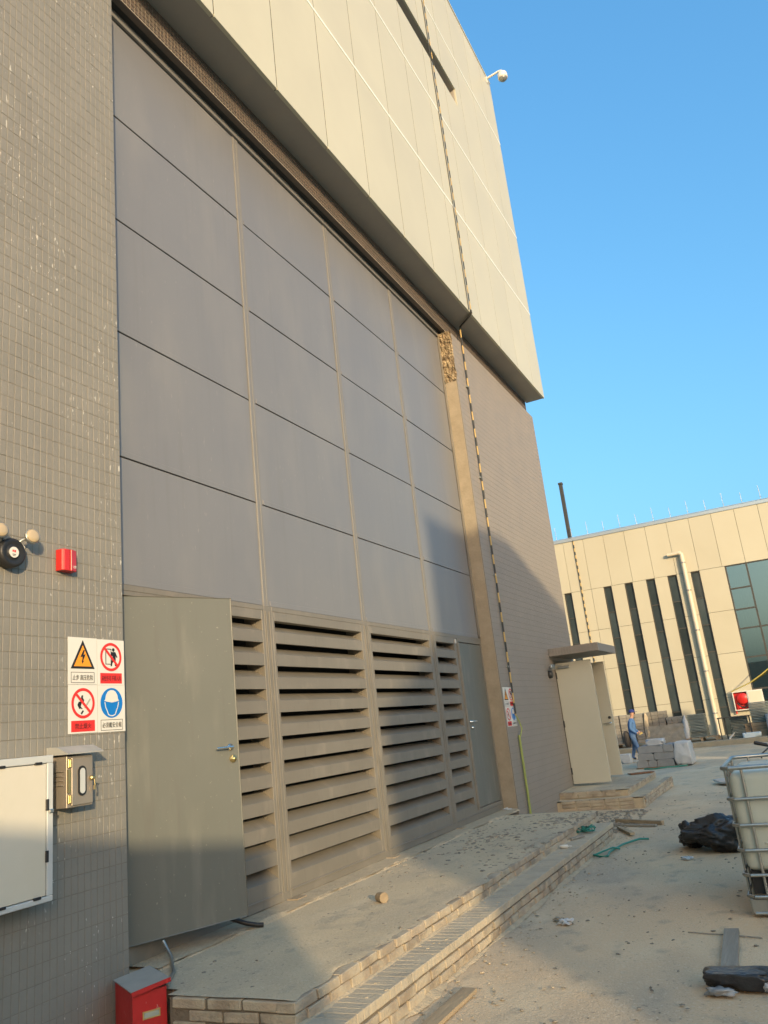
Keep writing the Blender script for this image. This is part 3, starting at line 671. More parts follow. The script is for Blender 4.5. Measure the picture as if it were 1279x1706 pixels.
# ------------------------------------------------------------------ added shade givers, shaped to their shadows, that stand outside the view
nbh = thing('shade_block', 'unseen plain block added to cast shade from beyond the right edge of the yard', 'building', (25, -9, 0))  # unseen block added to throw the stepped shadow on gate and yard
MB().box(19.0, 31.6, -10.8, -7.4, -0.1, 10.55).build('wall', M['plaster'], nbh)
b = MB(); b.prism([(19.0,-12.8,-0.1),(19.0,-10.801,-0.1),(19.0,-10.801,8.81),(19.0,-12.8,7.77)], (3.2,0,0)); b.build('shade_wedge', M['plaster'], nbh)  # sloped piece shaped to the rising edge of that shadow
b = MB(); 
for zw in (1.0, 4.3, 7.6): MB().box(18.97,19.02,-10.0,-8.6,zw,zw+1.4).build('window', M['glass_dark'], nbh)
hd_ = thing('shade_wall', 'unseen tall wall added to cast shade from far beyond the right edge of the yard', 'wall', (20.3, 9.8, -0.1))  # unseen wall added to shade the pallets and the ground before them
MB().box(20.0, 20.5, 6.3, 13.4, -0.2, 7.5).build('wall_panel', M['kerb'], hd_)
cab = thing('shade_mass', 'unseen mass added to cast shade, a flat roofed cabin behind the photographer', 'blocker', (10, -7.7, 0))  # unseen mass added to shade the lower tiled wall and near platform
o = Vector((11.0, -6.4, 0)); a1 = Vector((-2,-1,0)).normalized(); a2 = Vector((1,-2,0)).normalized()
MB().obox(o, a1, a2, (0,0,1), 0, 12, 0, 2.6, 0, 4.23).build('wall', M['panel_white'], cab)
MB().obox(o, a1, a2, (0,0,1), 2, 2.9, -0.02, -0.005, 0.1, 2.1).build('door', M['steel'], cab)

# ------------------------------------------------------------------ things on the tiled wall
def text_mesh(body, size, mat_, align='CENTER'):
    c = bpy.data.curves.new('lettering', 'FONT'); c.body = body; c.size = size; c.align_x = align; c.align_y = 'CENTER'; c.extrude = 0.0004
    t = bpy.data.objects.new('lettering_tmp', c); col.objects.link(t)
    dg = bpy.context.evaluated_depsgraph_get(); dg.update(); me = bpy.data.meshes.new_from_object(t.evaluated_get(dg))
    bpy.data.objects.remove(t); bpy.data.curves.remove(c)
    me.name = 'lettering'; me.materials.clear(); me.materials.append(mat_); return me
def wall_text(body, width, height, y, z, x, mat_, parent, bold=0.0):
    me = text_mesh(body, 0.1, mat_)
    xs = [v.co.x for v in me.vertices]; ys = [v.co.y for v in me.vertices]
    sx = width/(max(xs)-min(xs)); sy = height/(max(ys)-min(ys)); cx_, cy_ = (max(xs)+min(xs))/2, (max(ys)+min(ys))/2
    for v in me.vertices: v.co = Vector((v.co.z, (v.co.x-cx_)*sx, (v.co.y-cy_)*sy))
    return place('lettering', me, (x, y, z), parent)
def disc(mb, y, z, x, r, n=40, r_in=0.0, t=0.0006, sy=1.0):
    if r_in <= 0: mb.prism([(x, y+r*sy*math.cos(2*math.pi*k/n), z+r*math.sin(2*math.pi*k/n)) for k in range(n)], (t,0,0))
    else:
        V = []
        for k in range(n):
            a = 2*math.pi*k/n
            for rr in (r, r_in):
                for xx in (x, x+t): V.append((xx, y+rr*sy*math.cos(a), z+rr*math.sin(a)))
        F = []
        for k in range(n):
            i, j = 4*k, 4*((k+1) % n); F += [(i, j, j+1, i+1), (i+2, i+3, j+3, j+2), (i+1, j+1, j+3, i+3), (i, i+2, j+2, j)]
        mb.add(V, F)
def poly(mb, pts, y, z, x, s, t=0.0006): mb.prism([(x, y+p[0]*s, z+p[1]*s) for p in pts], (t,0,0))
def bar(mb, p, q, w, y, z, x, t=0.0006):
    p = Vector((p[0], p[1])); q = Vector((q[0], q[1])); d = (q-p).normalized(); n_ = Vector((-d.y, d.x))*w/2
    mb.prism([(x, y+c.x, z+c.y) for c in (p+n_, p-n_, q-n_, q+n_)], (t,0,0))
SX = 0.003
def sign(y, z, label, kind, words):
    t = thing('safety_sign', label, 'sign', (SX, y, z-0.15), 'safety signs on the tiled walls')
    MB().bbox(0.0015, SX, y-0.119, y+0.119, z-0.149, z+0.149, 0.0005).build('plate', M['sign_white'], t)
    x = SX+0.0003; zc = z+0.035
    if kind == 'volt':
        m = MB(); poly(m, [(-0.098,-0.085),(0.098,-0.085),(0,0.098)], y, zc, x, 1.0); m.build('triangle', M['sign_black'], t)
        m = MB(); poly(m, [(-0.072,-0.070),(0.072,-0.070),(0,0.064)], y, zc, x+0.0008, 1.0); m.build('triangle_fill', M['sign_orange'], t)
        m = MB(); poly(m, [(0.004,0.034),(-0.021,-0.012),(-0.003,-0.008),(-0.006,-0.036),(0.0,-0.036),(0.022,0.008),(0.004,0.004),(0.016,0.034)], y, zc, x+0.0016, 1.0)
        poly(m, [(-0.012,-0.034),(0.008,-0.034),(-0.004,-0.054)], y, zc, x+0.0016, 1.0); m.build('bolt', M['sign_black'], t)
    elif kind in ('entry', 'fire'):
        m = MB()
        if kind == 'entry':
            m.box(x, x+0.0006, y-0.048, y-0.042, zc-0.05, zc+0.055).box(x, x+0.0006, y-0.042, y+0.004, zc+0.049, zc+0.055).box(x, x+0.0006, y-0.042, y+0.0, zc-0.05, zc-0.045).box(x, x+0.0006, y-0.002, y+0.004, zc-0.045, zc+0.049)
            disc(m, y+0.022, zc+0.048, x, 0.012, 20)
            poly(m, [(0.004,0.034),(0.04,0.034),(0.058,0.0),(0.052,-0.006),(0.042,0.008),(0.042,-0.022),(0.05,-0.06),(0.036,-0.06),(0.028,-0.024),(0.014,-0.038),(0.008,-0.06),(-0.004,-0.06),(0.002,-0.03),(0.014,-0.008),(0.014,0.01),(0.004,-0.004),(-0.004,0.0)], y, zc, x, 1.0)
        else:
            poly(m, [(-0.03,-0.036),(-0.046,-0.01),(-0.036,0.008),(-0.02,0.012),(-0.016,0.036),(-0.012,0.048),(0.0,0.05),(-0.002,0.034),(0.008,0.02),(0.006,0.006),(0.0,0.012),(-0.012,0.0),(-0.02,-0.02),(-0.002,-0.036),(-0.012,-0.036),(-0.02,-0.032)], y, zc, x, 1.0)
            bar(m, (-0.016,-0.066), (0.002,-0.046), 0.012, y, zc, x)
        m.build('pictogram', M['sign_black'], t)
        if kind == 'fire':
            m = MB(); bar(m, (0.012,-0.03), (0.058,0.026), 0.011, y, zc, x+0.0002); m.build('match', M['sign_green'], t)
        m = MB(); disc(m, y, zc, x+0.0008, 0.094, 48, 0.076); bar(m, (-0.060,0.060), (0.060,-0.060), 0.017, y, zc, x+0.0016); m.build('ban_ring', M['sign_red'], t)
    else:
        m = MB(); disc(m, y, zc, x, 0.096, 48); m.build('round_field', M['sign_blue'], t)
        m = MB()
        poly(m, [(-0.056,0.022),(-0.05,0.05),(-0.034,0.072),(-0.012,0.082),(0.012,0.082),(0.034,0.072),(0.05,0.05),(0.056,0.022),(0.066,0.014),(0.04,0.008),(0,0.002),(-0.04,0.008),(-0.066,0.014)], y, zc, x+0.0008, 1.0)
        out = [(-0.06,0.006),(-0.052,-0.03),(-0.04,-0.05),(-0.03,-0.074),(-0.012,-0.082),(0.012,-0.082),(0.03,-0.074),(0.04,-0.05),(0.052,-0.03),(0.06,0.006)]
        for p, q in zip(out, out[1:]): bar(m, p, q, 0.0065, y, zc, x+0.0008)
        m.build('helmet', M['sign_white'], t)
    zt = z-0.105; hh, ww = 0.034, 0.095
    red = kind in ('entry', 'fire')
    m = MB()
    if red: m.box(x, x+0.0006, y-ww, y+ww, zt-hh, zt+hh)
    else:
        for (a0, a1, c0, c1) in ((-ww, ww, hh-0.003, hh), (-ww, ww, -hh, -hh+0.003), (-ww, -ww+0.003, -hh+0.003, hh-0.003), (ww-0.003, ww, -hh+0.003, hh-0.003)): m.box(x, x+0.0006, y+a0, y+a1, zt+c0, zt+c1)
    m.build('caption_field', M['sign_red'] if red else M['sign_black'], t)
    wall_text(words, 0.165 if len(words) > 4 else 0.13, 0.034, y, zt, x+0.0012, M['sign_black'], t)
    return t
S = [sign(3.729, 2.262, 'high voltage warning sign with orange triangle, in the sunlit set beside the grey door leaf', 'volt', '止步 高压危险'),
     sign(3.969, 2.259, 'no entry sign with crossed out figure, in the sunlit set beside the grey leaf', 'entry', '未经许可 不得入内'),
     sign(3.730, 1.962, 'no fire sign with crossed out flame, in the sunlit set beside the grey door leaf', 'fire', '禁止烟火'),
     sign(3.970, 1.960, 'blue helmet sign in the sunlit set beside the grey door leaf', 'helmet', '必须戴安全帽')]
for s_, lb in zip(S, ('distant high voltage warning sign with orange triangle, beside the striped conduit', 'distant no entry sign with crossed out figure, beside the striped conduit',
                      'distant no fire sign with crossed out flame, beside the striped conduit', 'distant blue helmet sign beside the striped conduit')):
    c = copy_tree(s_, None, (0, 8.415, -0.318)); c['label'] = lb

# fire alarm sounder
al = thing('fire_alarm', 'red fire alarm box on the tiled wall above the safety signs', 'fire alarm', (0, 3.58, 2.82))
b = MB(); prof = [(0.0,0),(0.05,0.004),(0.062,0.02),(0.064,0.055),(0.050,0.062),(0.066,0.07),(0.052,0.122),(0.0,0.128)]
bm = bmesh.new(); lo = [bm.verts.new((px_, 3.514+py_, 2.822)) for px_, py_ in prof]; hi = [bm.verts.new((px_, 3.514+py_, 2.962)) for px_, py_ in prof]
n = len(prof); bm.faces.new(lo); bm.faces.new(hi)
for k in range(n): bm.faces.new((lo[k], lo[(k+1) % n], hi[(k+1) % n], hi[k]))
bmesh.ops.bevel(bm, geom=bm.edges[:], offset=0.004, segments=2, affect='EDGES', profile=0.5); b.frombm(bm); b.build('casing', M['red'], al)
wall_text('火警', 0.036, 0.018, 3.608, 2.85, 0.062, M['sign_white'], al)
# twin spot emergency light
em = thing('emergency_light', 'round black emergency light with two tan spot heads on the tiled wall', 'emergency light', (0, 3.14, 2.78))
b = MB(); b.lathe((0.0, 3.145, 2.875), (1,0,0), [(0,0.085),(0.05,0.09),(0.07,0.086),(0.078,0.07),(0.066,0.055),(0.07,0.036),(0.075,0.034)], 32); b.build('body', M['black'], em)
b = MB(); disc(b, 3.145, 2.875, 0.0755, 0.033, 28, t=0.0015); b.build('badge', M['sign_white'], em)
b = MB(); b.box(0.0772, 0.0778, 3.133, 3.143, 2.877, 2.889).box(0.0772, 0.0778, 3.146, 3.157, 2.875, 2.889); b.build('badge_print', M['sign_red'], em)
b = MB(); b.box(0.0772, 0.0778, 3.133, 3.157, 2.860, 2.864).box(0.0772, 0.0778, 3.136, 3.154, 2.852, 2.855); b.build('badge_print', M['sign_black'], em)
for sy, yy in ((1, 3.252), (-1, 3.03)):
    b = MB(); hd = Vector((0.9, -0.25*0-0.15, 0.1)).normalized(); c = Vector((0.105, yy, 2.987))
    b.lathe(c-hd*0.05, hd, [(0,0.018),(0.01,0.032),(0.035,0.047),(0.05,0.048),(0.054,0.044)], 24); h = b.build('spot_head', M['galv'], em)
    b = MB(); b.lathe(c+hd*0.0035, hd, [(0,0.044),(0.006,0.038),(0.01,0.02)], 24); b.build('lens', M['lens'], h)
    b = MB(); b.tube([(0.03, 3.145+sy*0.05, 2.94), (0.06, 3.145+sy*0.07, 2.965), tuple(c-hd*0.04)], 0.010, 8); b.build('arm', M['galv'], em)
b = MB(); b.tube([(0.05, 3.2, 2.95), (0.05, 3.235, 2.925), (0.04, 3.24, 2.88), (0.012, 3.225, 2.85)], 0.007, 8); b.build('cable', M['white'], em)
# white electrical panel
ep = thing('electrical_panel', 'large cream electrical panel with pale frame on the tiled wall', 'electrical panel', (0, 2.9, 0.92))
py0, py1, pz0, pz1, pd = 2.45, 3.375, 0.928, 1.697, 0.15
b = MB(); b.bbox(0.0, pd-0.03, py0, py1, pz0, pz1, 0.004); 
f = 0.042
b.bbox(pd-0.03, pd, py0, py1, pz1-f, pz1, 0.004).bbox(pd-0.03, pd, py0, py1, pz0, pz0+0.03, 0.004).bbox(pd-0.03, pd, py1-f, py1, pz0+0.0301, pz1-f-0.0001, 0.004).bbox(pd-0.03, pd, py0, py0+f, pz0+0.0301, pz1-f-0.0001, 0.004)
b.build('panel_frame', M['panel_frame'], ep)
dr = MB().bbox(pd-0.028, pd-0.004, py0+f+0.004, py1-f-0.004, pz0+0.034, pz1-f-0.004, 0.003).build('panel_door', M['panel_white'], ep)
for (yy, zz_) in ((3.03, pz1-f+0.002), (3.27, pz1-f+0.002), (3.05, pz0+0.03), (3.27, pz0+0.03)):
    MB().bbox(pd-0.012, pd+0.006, yy-0.024, yy+0.024, zz_-0.007, zz_+0.007, 0.002).build('clip', M['black'], ep)
for zz_ in (1.43, 1.16):
    MB().bbox(pd-0.012, pd+0.006, py1-f-0.009, py1-f+0.009, zz_-0.03, zz_+0.03, 0.002).build('clip', M['black'], ep)
b = MB(); b.bbox(pd, pd+0.012, py1-0.035, py1-0.004, 1.385, 1.405, 0.003); b.build('latch', M['chrome'], ep)
# stainless distribution box with a little roof
db = thing('junction_box', 'small stainless steel box with pitched roof and oval window on the tiled wall', 'junction box', (0, 3.585, 1.39))
b = MB(); b.bbox(0.0, 0.128, 3.488, 3.684, 1.392, 1.682, 0.003); b.build('casing', M['stainless'], db)
b = MB(); b.prism([(0.0,3.455,1.695),(0.172,3.455,1.69),(0.172,3.455,1.697),(0.085,3.455,1.738),(0.0,3.455,1.742)], (0,0.277,0)); b.build('roof', M['lid'], db)
dd = MB().bbox(0.1285, 0.138, 3.518, 3.677, 1.402, 1.672, 0.003).build('box_door', M['stainless'], db)
def oval(mb, y, z, x, hw, hh, t, n=10):
    P = [(x, y+hw*math.cos(math.pi*k/n), z+hh-hw+hw*math.sin(math.pi*k/n)) for k in range(n+1)]+[(x, y-hw*math.cos(math.pi*k/n), z-hh+hw-hw*math.sin(math.pi*k/n)) for k in range(n+1)]
    mb.prism(P, (t,0,0))
b = MB(); oval(b, 3.592, 1.535, 0.138, 0.030, 0.085, 0.006); b.build('gasket', M['black'], dd)
b = MB(); oval(b, 3.592, 1.535, 0.1442, 0.019, 0.072, 0.002); b.build('window', M['panel_frame'], dd)
for z in (1.64, 1.44):
    b = MB(); b.bbox(0.128, 0.143, 3.489, 3.515, z-0.024, z+0.024, 0.002); b.tube([(0.145,3.502,z-0.02),(0.145,3.502,z+0.02)], 0.006, 8); b.build('hinge', M['brass'], db)
b = MB(); b.box(0.128, 0.137, 3.490, 3.512, 1.475, 1.605); b.build('hinge_strip', M['brass'], db)
b = MB(); b.lathe((0.138, 3.662, 1.545), (1,0,0), [(0,0.014),(0.012,0.014),(0.014,0.008),(0.02,0.008)], 14); b.bbox(0.15,0.156,3.65,3.685,1.538,1.552,0.002); b.build('lock', M['brass'], db)
b = MB(); b.tube([(0.155,3.672,1.535),(0.157,3.675,1.50)], 0.004, 6); b.box(0.153,0.157,3.668,3.68,1.475,1.50); b.build('key', M['brass'], db)
for k in range(4):
    z = 1.60-k*0.026; b = MB(); b.tube([(0.03, 3.486, z-0.003), (0.05, 3.482, z), (0.09, 3.482, z), (0.105, 3.486, z-0.004)], 0.004, 6); b.build('vent_louvre', M['stainless'], db)
# emergency light beside the double door
e2 = thing('emergency_light', 'small grey emergency light at the head of the pale double door', 'emergency light', (0.0, 14.85, 2.25))
b = MB(); b.lathe((0, 14.86, 2.32), (1,0,0), [(0,0.07),(0.06,0.07),(0.07,0.05)], 18); b.build('body', M['dark_metal'], e2)
for yy in (14.80, 14.93):
    b = MB(); b.lathe((0.05, yy, 2.45), (0.95,-0.2,-0.1), [(0,0.03),(0.05,0.05),(0.06,0.045)], 16); b.build('spot_head', M['galv'], e2)
# dome camera at the roof edge
sc = thing('security_camera', 'white dome security camera on a bracket at the roof corner', 'camera', (0.62, 16.75, 17.2))
b = MB(); b.bbox(0.345, 0.36, 16.68, 16.80, 17.25, 17.45, 0.004); b.tube([(0.355,16.74,17.40),(0.68,16.74,17.45),(0.74,16.74,17.44),(0.755,16.74,17.36)], 0.028, 8); b.build('bracket', M['white'], sc)
b = MB(); b.lathe((0.755,16.74,17.38), (0,0,-1), [(0,0.05),(0.02,0.09),(0.06,0.12),(0.17,0.125),(0.2,0.115)], 20); b.build('housing', M['white'], sc)
b = MB(); b.lathe((0.755,16.74,17.20), (0,0,-1), [(0,0.105),(0.03,0.10),(0.07,0.07),(0.09,0.03)], 18); b.build('dome', M['alu'], sc)

# striped conduit down the warehouse
cd = thing('striped_conduit', 'yellow and black striped conduit down the warehouse wall beside the broken edge', 'conduit', (0.03, 12.45, 0.25))
MB().tube([(0.365, 12.17, 17.4), (0.365, 12.19, 8.58)], 0.009, 8).build('upper_run', M['stripe'], cd)
MB().tube([(0.352, 12.10, 17.4), (0.352, 12.12, 8.58)], 0.009, 6).build('earth_wire', M['dark_metal'], cd)
MB().tube([(0.365, 12.19, 8.60), (0.365, 12.20, 8.545), (0.20, 12.36, 8.535), (0.04, 12.50, 8.53)], 0.018, 8).build('soffit_run', M['dark_metal'], cd)
pts = [(0.03, 12.50, 8.53), (0.028, 12.47, 8.4)]+[(0.028, 12.47-0.05*t+0.004*math.sin(t*23), 8.4-6.75*t) for t in [i/14 for i in range(1, 15)]]
MB().tube(pts, 0.015, 8).build('lower_run', M['stripe'], cd)
MB().tube([(0.03, 12.42, 1.66), (0.05, 12.48, 1.55), (0.07, 12.50, 1.45), (0.05, 12.44, 1.33)], 0.012, 6).build('loop', M['ygreen'], cd)
MB().tube([(0.035, 12.42, 1.35), (0.035, 12.42, 0.9), (0.04, 12.40, 0.1)], 0.021, 8).build('foot_pipe', M['ygreen'], cd)
b = MB()
for z in (7.3, 5.6, 3.9, 2.4): b.box(0.0, 0.03, 12.40, 12.50, z, z+0.03)
b.build('clip', M['alu'], cd)

# ------------------------------------------------------------------ red box in the corner
rb = thing('red_box', 'worn red metal box with grey tilted lid and label plate', 'box', (0.3, 3.78, 0))
A = Vector((0.339, 3.759, 0)); Bv = Vector((0.437, 3.926, 0)); u = (Bv-A).normalized(); w = Vector((-u.y, u.x, 0)); wd, dp, hh = (Bv-A).length, 0.36, 0.360
b = MB(); b.obox(A, u, w, (0,0,1), 0, wd, 0, dp, -0.01, hh-0.004)
bm = bmesh.new(); 
b.build('box_body', M['red_old'], rb)
MB().obox(A, u, w, (0,0,1), 0.012, wd-0.012, 0.012, dp-0.012, hh-0.004, hh+0.002).build('inside_shade', M['dark'], rb)  # flat dark plate painted as the shaded hollow; the body is solid
tv = (u*1.0+Vector((0,0,0.13))).normalized(); lw = w.copy(); ln = tv.cross(lw).normalized()
if ln.z < 0: ln = -ln
lid = MB().obox(A+Vector((0,0,hh+0.008))-u*0.006-w*0.02, tv, lw, ln, -0.005, wd+0.022, -0.01, dp+0.02, 0, 0.006).build('lid', M['lid'], rb)
MB().obox(A+Vector((0,0,hh+0.008))-u*0.006-w*0.02, tv, lw, ln, -0.007, wd+0.024, -0.014, -0.010, -0.016, 0.007).build('lid_flange', M['red_old'], lid)
MB().obox(A, u, w, (0,0,1), 0.055, 0.155, -0.004, -0.0005, hh-0.145, hh-0.105).build('label_plate', M['brass'], rb)
MB().obox(A, u, w, (0,0,1), 0.063, 0.147, -0.006, -0.0042, hh-0.138, hh-0.112).build('label_card', M['sign_green'], rb)

# hoses and wedges at the gate
tag(MB().tube([(-0.16,5.20,0.43),(0.0,5.28,0.36),(0.06,5.34,0.335),(0.09,5.37,0.33)], 0.017, 8).build('rubber_hose', M['black']), 'short black hose end poking out under the open door leaf', 'hose')
tag(MB().tube([(-0.10,4.50,0.44),(-0.03,4.50,0.34),(0.10,4.36,0.326),(0.19,4.27,0.325),(0.27,4.14,0.325),(0.36,4.02,0.325)], 0.011, 8).build('conduit_hose', M['galv']), 'thin grey hose curling over the platform behind the red box', 'hose')
for (y, sx_, lb) in ((6.24, 0.16, 'wooden wedge under the gate at the nearest louvre post'), (8.12, 0.15, 'wooden wedge under the gate at the middle louvre post'), (10.1, 0.13, 'wooden wedge under the gate at the farthest louvre post')):
    b = MB(); b.bbox(-0.26, -0.12, y-sx_/2, y+sx_/2, ZP-0.002, ZP+0.030, 0.004); tag(b.build('wedge', M['wood']), lb, 'wedge', 'wedges under the gate')

# ------------------------------------------------------------------ yard objects
def lump(name, c, size, seed, amp, freq, mat_, sub=4, flat=0.0, smooth=True, parent=None, shape=None):
    bm = bmesh.new(); bmesh.ops.create_icosphere(bm, subdivisions=sub, radius=1)
    for v in bm.verts:
        p = v.co.copy(); k = 1+amp*(noise.ridged_multi_fractal(p*freq+Vector((seed,0,0)), 0.8, 2.0, 4, 1.0, 2.0)-1.2)*0.5+amp*noise.noise(p*1.4+Vector((0,seed,0)))
        q = p*k
        if shape: q = shape(q)
        v.co = Vector((c[0]+q.x*size[0], c[1]+q.y*size[1], max(c[2]+flat*0.0, c[2]+size[2]*(q.z*0.55+0.45))))
    b = MB(); b.frombm(bm, smooth); return b.build(name, mat_, parent, fix=False)
BOXY = lambda q: Vector((max(-.85,min(.85,q.x*1.15)), max(-.85,min(.85,q.y*1.15)), max(-.8,min(.72,q.z*1.2))))
# IBC tank
ib = thing('tank', 'white plastic bulk tank in a galvanised tube cage at the right edge', 'tank', (3.85, 7.55, 0))
ix0, ix1, iy0, iy1, it = 3.36, 4.36, 7.0, 8.15, 1.06
b = MB(); bm = bmesh.new(); bmesh.ops.create_cube(bm, size=1)
for v in bm.verts: v.co = Vector(((ix0+ix1)/2+v.co.x*(ix1-ix0-0.07), (iy0+iy1)/2+v.co.y*(iy1-iy0-0.07), 0.30+(v.co.z+0.5)*(it-0.035-0.30)))
bmesh.ops.bevel(bm, geom=bm.edges[:], offset=0.06, segments=4, affect='EDGES', profile=0.5); b.frombm(bm, True); tk = b.build('bottle', M['tank'], ib)
b = MB()
for z in (0.50, 0.62, 0.84): b.bbox(ix0+0.2, ix1-0.15, iy0+0.022, iy0+0.034, z, z+0.012, 0.003)
b.build('moulded_rib', M['tank'], tk)
b = MB(); bm = bmesh.new(); bmesh.ops.create_cube(bm, size=1)
for v in bm.verts: v.co = Vector(((ix0+ix1)/2+v.co.x*(ix1-ix0-0.10), (iy0+iy1)/2+v.co.y*(iy1-iy0-0.10), 0.145+(v.co.z+0.5)*0.16))
b.frombm(bm); b.build('base_tray', M['black'], ib)
for z in (it, 0.83, 0.64, 0.46, 0.285, 0.135):
    r = 0.013 if z < it else 0.016; c = 0.05
    P = [(ix0+c,iy0,z),(ix1-c,iy0,z),(ix1,iy0+c,z),(ix1,iy1-c,z),(ix1-c,iy1,z),(ix0+c,iy1,z),(ix0,iy1-c,z),(ix0,iy0+c,z),(ix0+c,iy0,z)]
    MB().tube(P, r, 8).build('cage_ring', M['galv'], ib)
for x, y in [(ix0+0.14+0.24*k, iy0+0.008) for k in range(4)]+[(ix0+0.008, iy0+0.16+0.28*k) for k in range(4)]+[(ix1-0.008, iy0+0.16+0.28*k) for k in range(4)]+[(ix0+0.14+0.24*k, iy1-0.008) for k in range(4)]:
    MB().tube([(x,y,0.06),(x,y,it)], 0.011, 8).build('cage_post', M['galv'], ib)
for x, y in ((ix0+0.09, iy0+0.07), ((ix0+ix1)/2, iy0+0.07), (ix1-0.09, iy0+0.07), (ix0+0.09, iy1-0.07), (ix1-0.09, iy1-0.07)):
    MB().bbox(x-0.085, x+0.085, y-0.06, y+0.06, 0.012, 0.125, 0.012).build('foot', M['galv'], ib)
MB().tube([(ix0+0.03,iy0+0.01,0.02),(ix1-0.03,iy0+0.01,0.02)], 0.013, 8).build('skid', M['galv'], ib)
MB().lathe(((ix0+ix1)/2,(iy0+iy1)/2,it-0.04), (0,0,1), [(0,0.09),(0.03,0.09),(0.035,0.08)], 20).build('cap', M['black'], ib)
lump('torn_wrap', (ix0+0.30, iy0+0.0, 0.20), (0.07,0.02,0.16), 3, 0.5, 2.0, M['wrap'], 3, parent=ib)

# electric bicycle behind the tank
eb = thing('electric_bike', 'dark electric bicycle with black grip and brake lever behind the tank', 'bicycle', (3.85, 9.3, 0))
for yy, nm in ((9.0, 'wheel'), (10.05, 'wheel')):
    b = MB(); ring = [(3.86, yy+0.24*math.cos(2*math.pi*k/24), 0.265+0.24*math.sin(2*math.pi*k/24)) for k in range(25)]; b.tube(ring, 0.03, 8, caps=False); wv = b.build(nm, M['black'], eb)
    b = MB()
    for k in range(8): b.tube([(3.86,yy,0.265),(3.86,yy+0.22*math.cos(k*math.pi/4),0.265+0.22*math.sin(k*math.pi/4))], 0.006, 5)
    b.lathe((3.82,yy,0.265),(1,0,0),[(0,0.05),(0.08,0.05)],14); b.build('spokes', M['alu'], wv)
b = MB(); b.tube([(3.86,9.0,0.27),(3.86,9.06,0.55),(3.86,9.12,0.8),(3.86,9.14,1.02)], 0.026, 8); b.tube([(3.86,9.1,0.7),(3.86,9.3,0.4),(3.86,9.7,0.38),(3.86,10.05,0.27)], 0.035, 8); b.tube([(3.86,9.65,0.4),(3.86,9.75,0.78)], 0.022, 8); b.build('frame', M['dark_metal'], eb)
b = MB(); b.bbox(3.78, 3.94, 9.6, 9.98, 0.77, 0.85, 0.03); b.build('saddle', M['black'], eb)
b = MB(); b.tube([(3.56,9.02,1.11),(3.68,9.07,1.075),(3.80,9.13,1.04),(3.92,9.13,1.04),(4.04,9.07,1.075),(4.16,9.02,1.11)], 0.012, 8); b.build('handlebar', M['dark_metal'], eb)
for sx_ in (-1, 1):
    b = MB(); b.tube([(3.86+sx_*0.325,9.01,1.125),(3.86+sx_*0.22,9.055,1.09)], [0.019,0.017], 10); b.build('grip', M['black'], eb)
    b = MB(); b.tube([(3.86+sx_*0.20,9.04,1.07),(3.86+sx_*0.23,8.985,1.05),(3.86+sx_*0.275,8.97,1.02),(3.86+sx_*0.29,8.965,0.975)], 0.007, 6); b.build('brake_lever', M['dark_metal'], eb)
b = MB(); b.bbox(3.76, 3.96, 9.02, 9.10, 0.88, 1.06, 0.03); b.build('headlamp_housing', M['black'], eb)

# black tarpaulin heaps
o = lump('tarpaulin', (2.93, 9.85, 0.0), (0.36,0.24,0.40), 4.2, 0.45, 1.5, M['tarp'], 5, shape=lambda q: Vector((q.x, q.y, q.z*(0.72+0.38*max(-0.3, min(1, q.x))))))
tag(o, 'crumpled black tarpaulin heap beside the tank', 'tarpaulin')
o = lump('rubbish_sack', (2.62, 10.12, 0.0), (0.135,0.13,0.26), 9.1, 0.5, 1.5, M['tarp'], 4); tag(o, 'small knotted black sack at the end of the tarpaulin heap', 'sack')
o = lump('black_bundle', (3.36, 5.40, 0.0), (0.20,0.10,0.115), 2.2, 0.42, 1.7, M['tarp'], 4, shape=lambda q: Vector((max(-0.9, min(0.95, q.x*1.1)), max(-0.9, min(0.9, q.y*1.1)), max(-0.7, min(0.62, q.z)))))
tag(o, 'flat black bundle lying at the end of the plank', 'bundle')
o = lump('plastic_scrap', (3.27, 5.26, 0.0), (0.075,0.04,0.04), 7.7, 0.6, 2.0, M['wrap_grey'], 3); tag(o, 'pale plastic scrap tucked against the black bundle', 'scrap')
o = lump('plastic_scrap', (3.50, 5.36, 0.0), (0.045,0.05,0.07), 1.7, 0.6, 2.0, M['wrap_grey'], 3); tag(o, 'grey plastic scrap at the right edge beside the black bundle', 'scrap')
def plank(name, p, q, w, h, z, mat_, label, cat='plank', tilt=0.0):
    p = Vector((p[0],p[1],z)); q = Vector((q[0],q[1],z+tilt)); a = (q-p).normalized(); s = Vector((-a.y,a.x,0)).normalized(); u_ = a.cross(s)*1
    if u_.z < 0: u_ = -u_
    L = (q-p).length; bm = bmesh.new(); bmesh.ops.create_cube(bm, size=1); bmesh.ops.subdivide_edges(bm, edges=[e for e in bm.edges if abs((e.verts[0].co-e.verts[1].co).x) > .5], cuts=6)
    for v in bm.verts:
        c = v.co.copy(); j = 0.002*noise.noise((c.x*9, c.y*3, z+L)); v.co = p+a*((c.x+0.5)*L)+s*(c.y*w+j)+u_*((c.z+0.5)*h+j)
    b = MB(); b.frombm(bm); return tag(b.build(name, mat_), label, cat)
plank('plank', (3.246,6.56), (3.298,5.52), 0.098, 0.028, 0.0, M['wood_grey'], 'dusty grey plank lying flat between the tank and the black bundle')
plank('plank', (1.78,4.30), (1.79,5.16), 0.10, 0.022, 0.0, M['wood'], 'brown plank lying beside the brick step in the sunlight')
plank('batten', (1.30,12.44), (2.02,11.98), 0.05, 0.05, 0.0, M['wood'], 'long timber batten lying past the end of the steps', 'batten')
plank('batten', (1.33,12.10), (1.95,11.86), 0.05, 0.025, 0.0, M['wood_grey'], 'thin grey lath lying beside the long timber batten', 'batten')
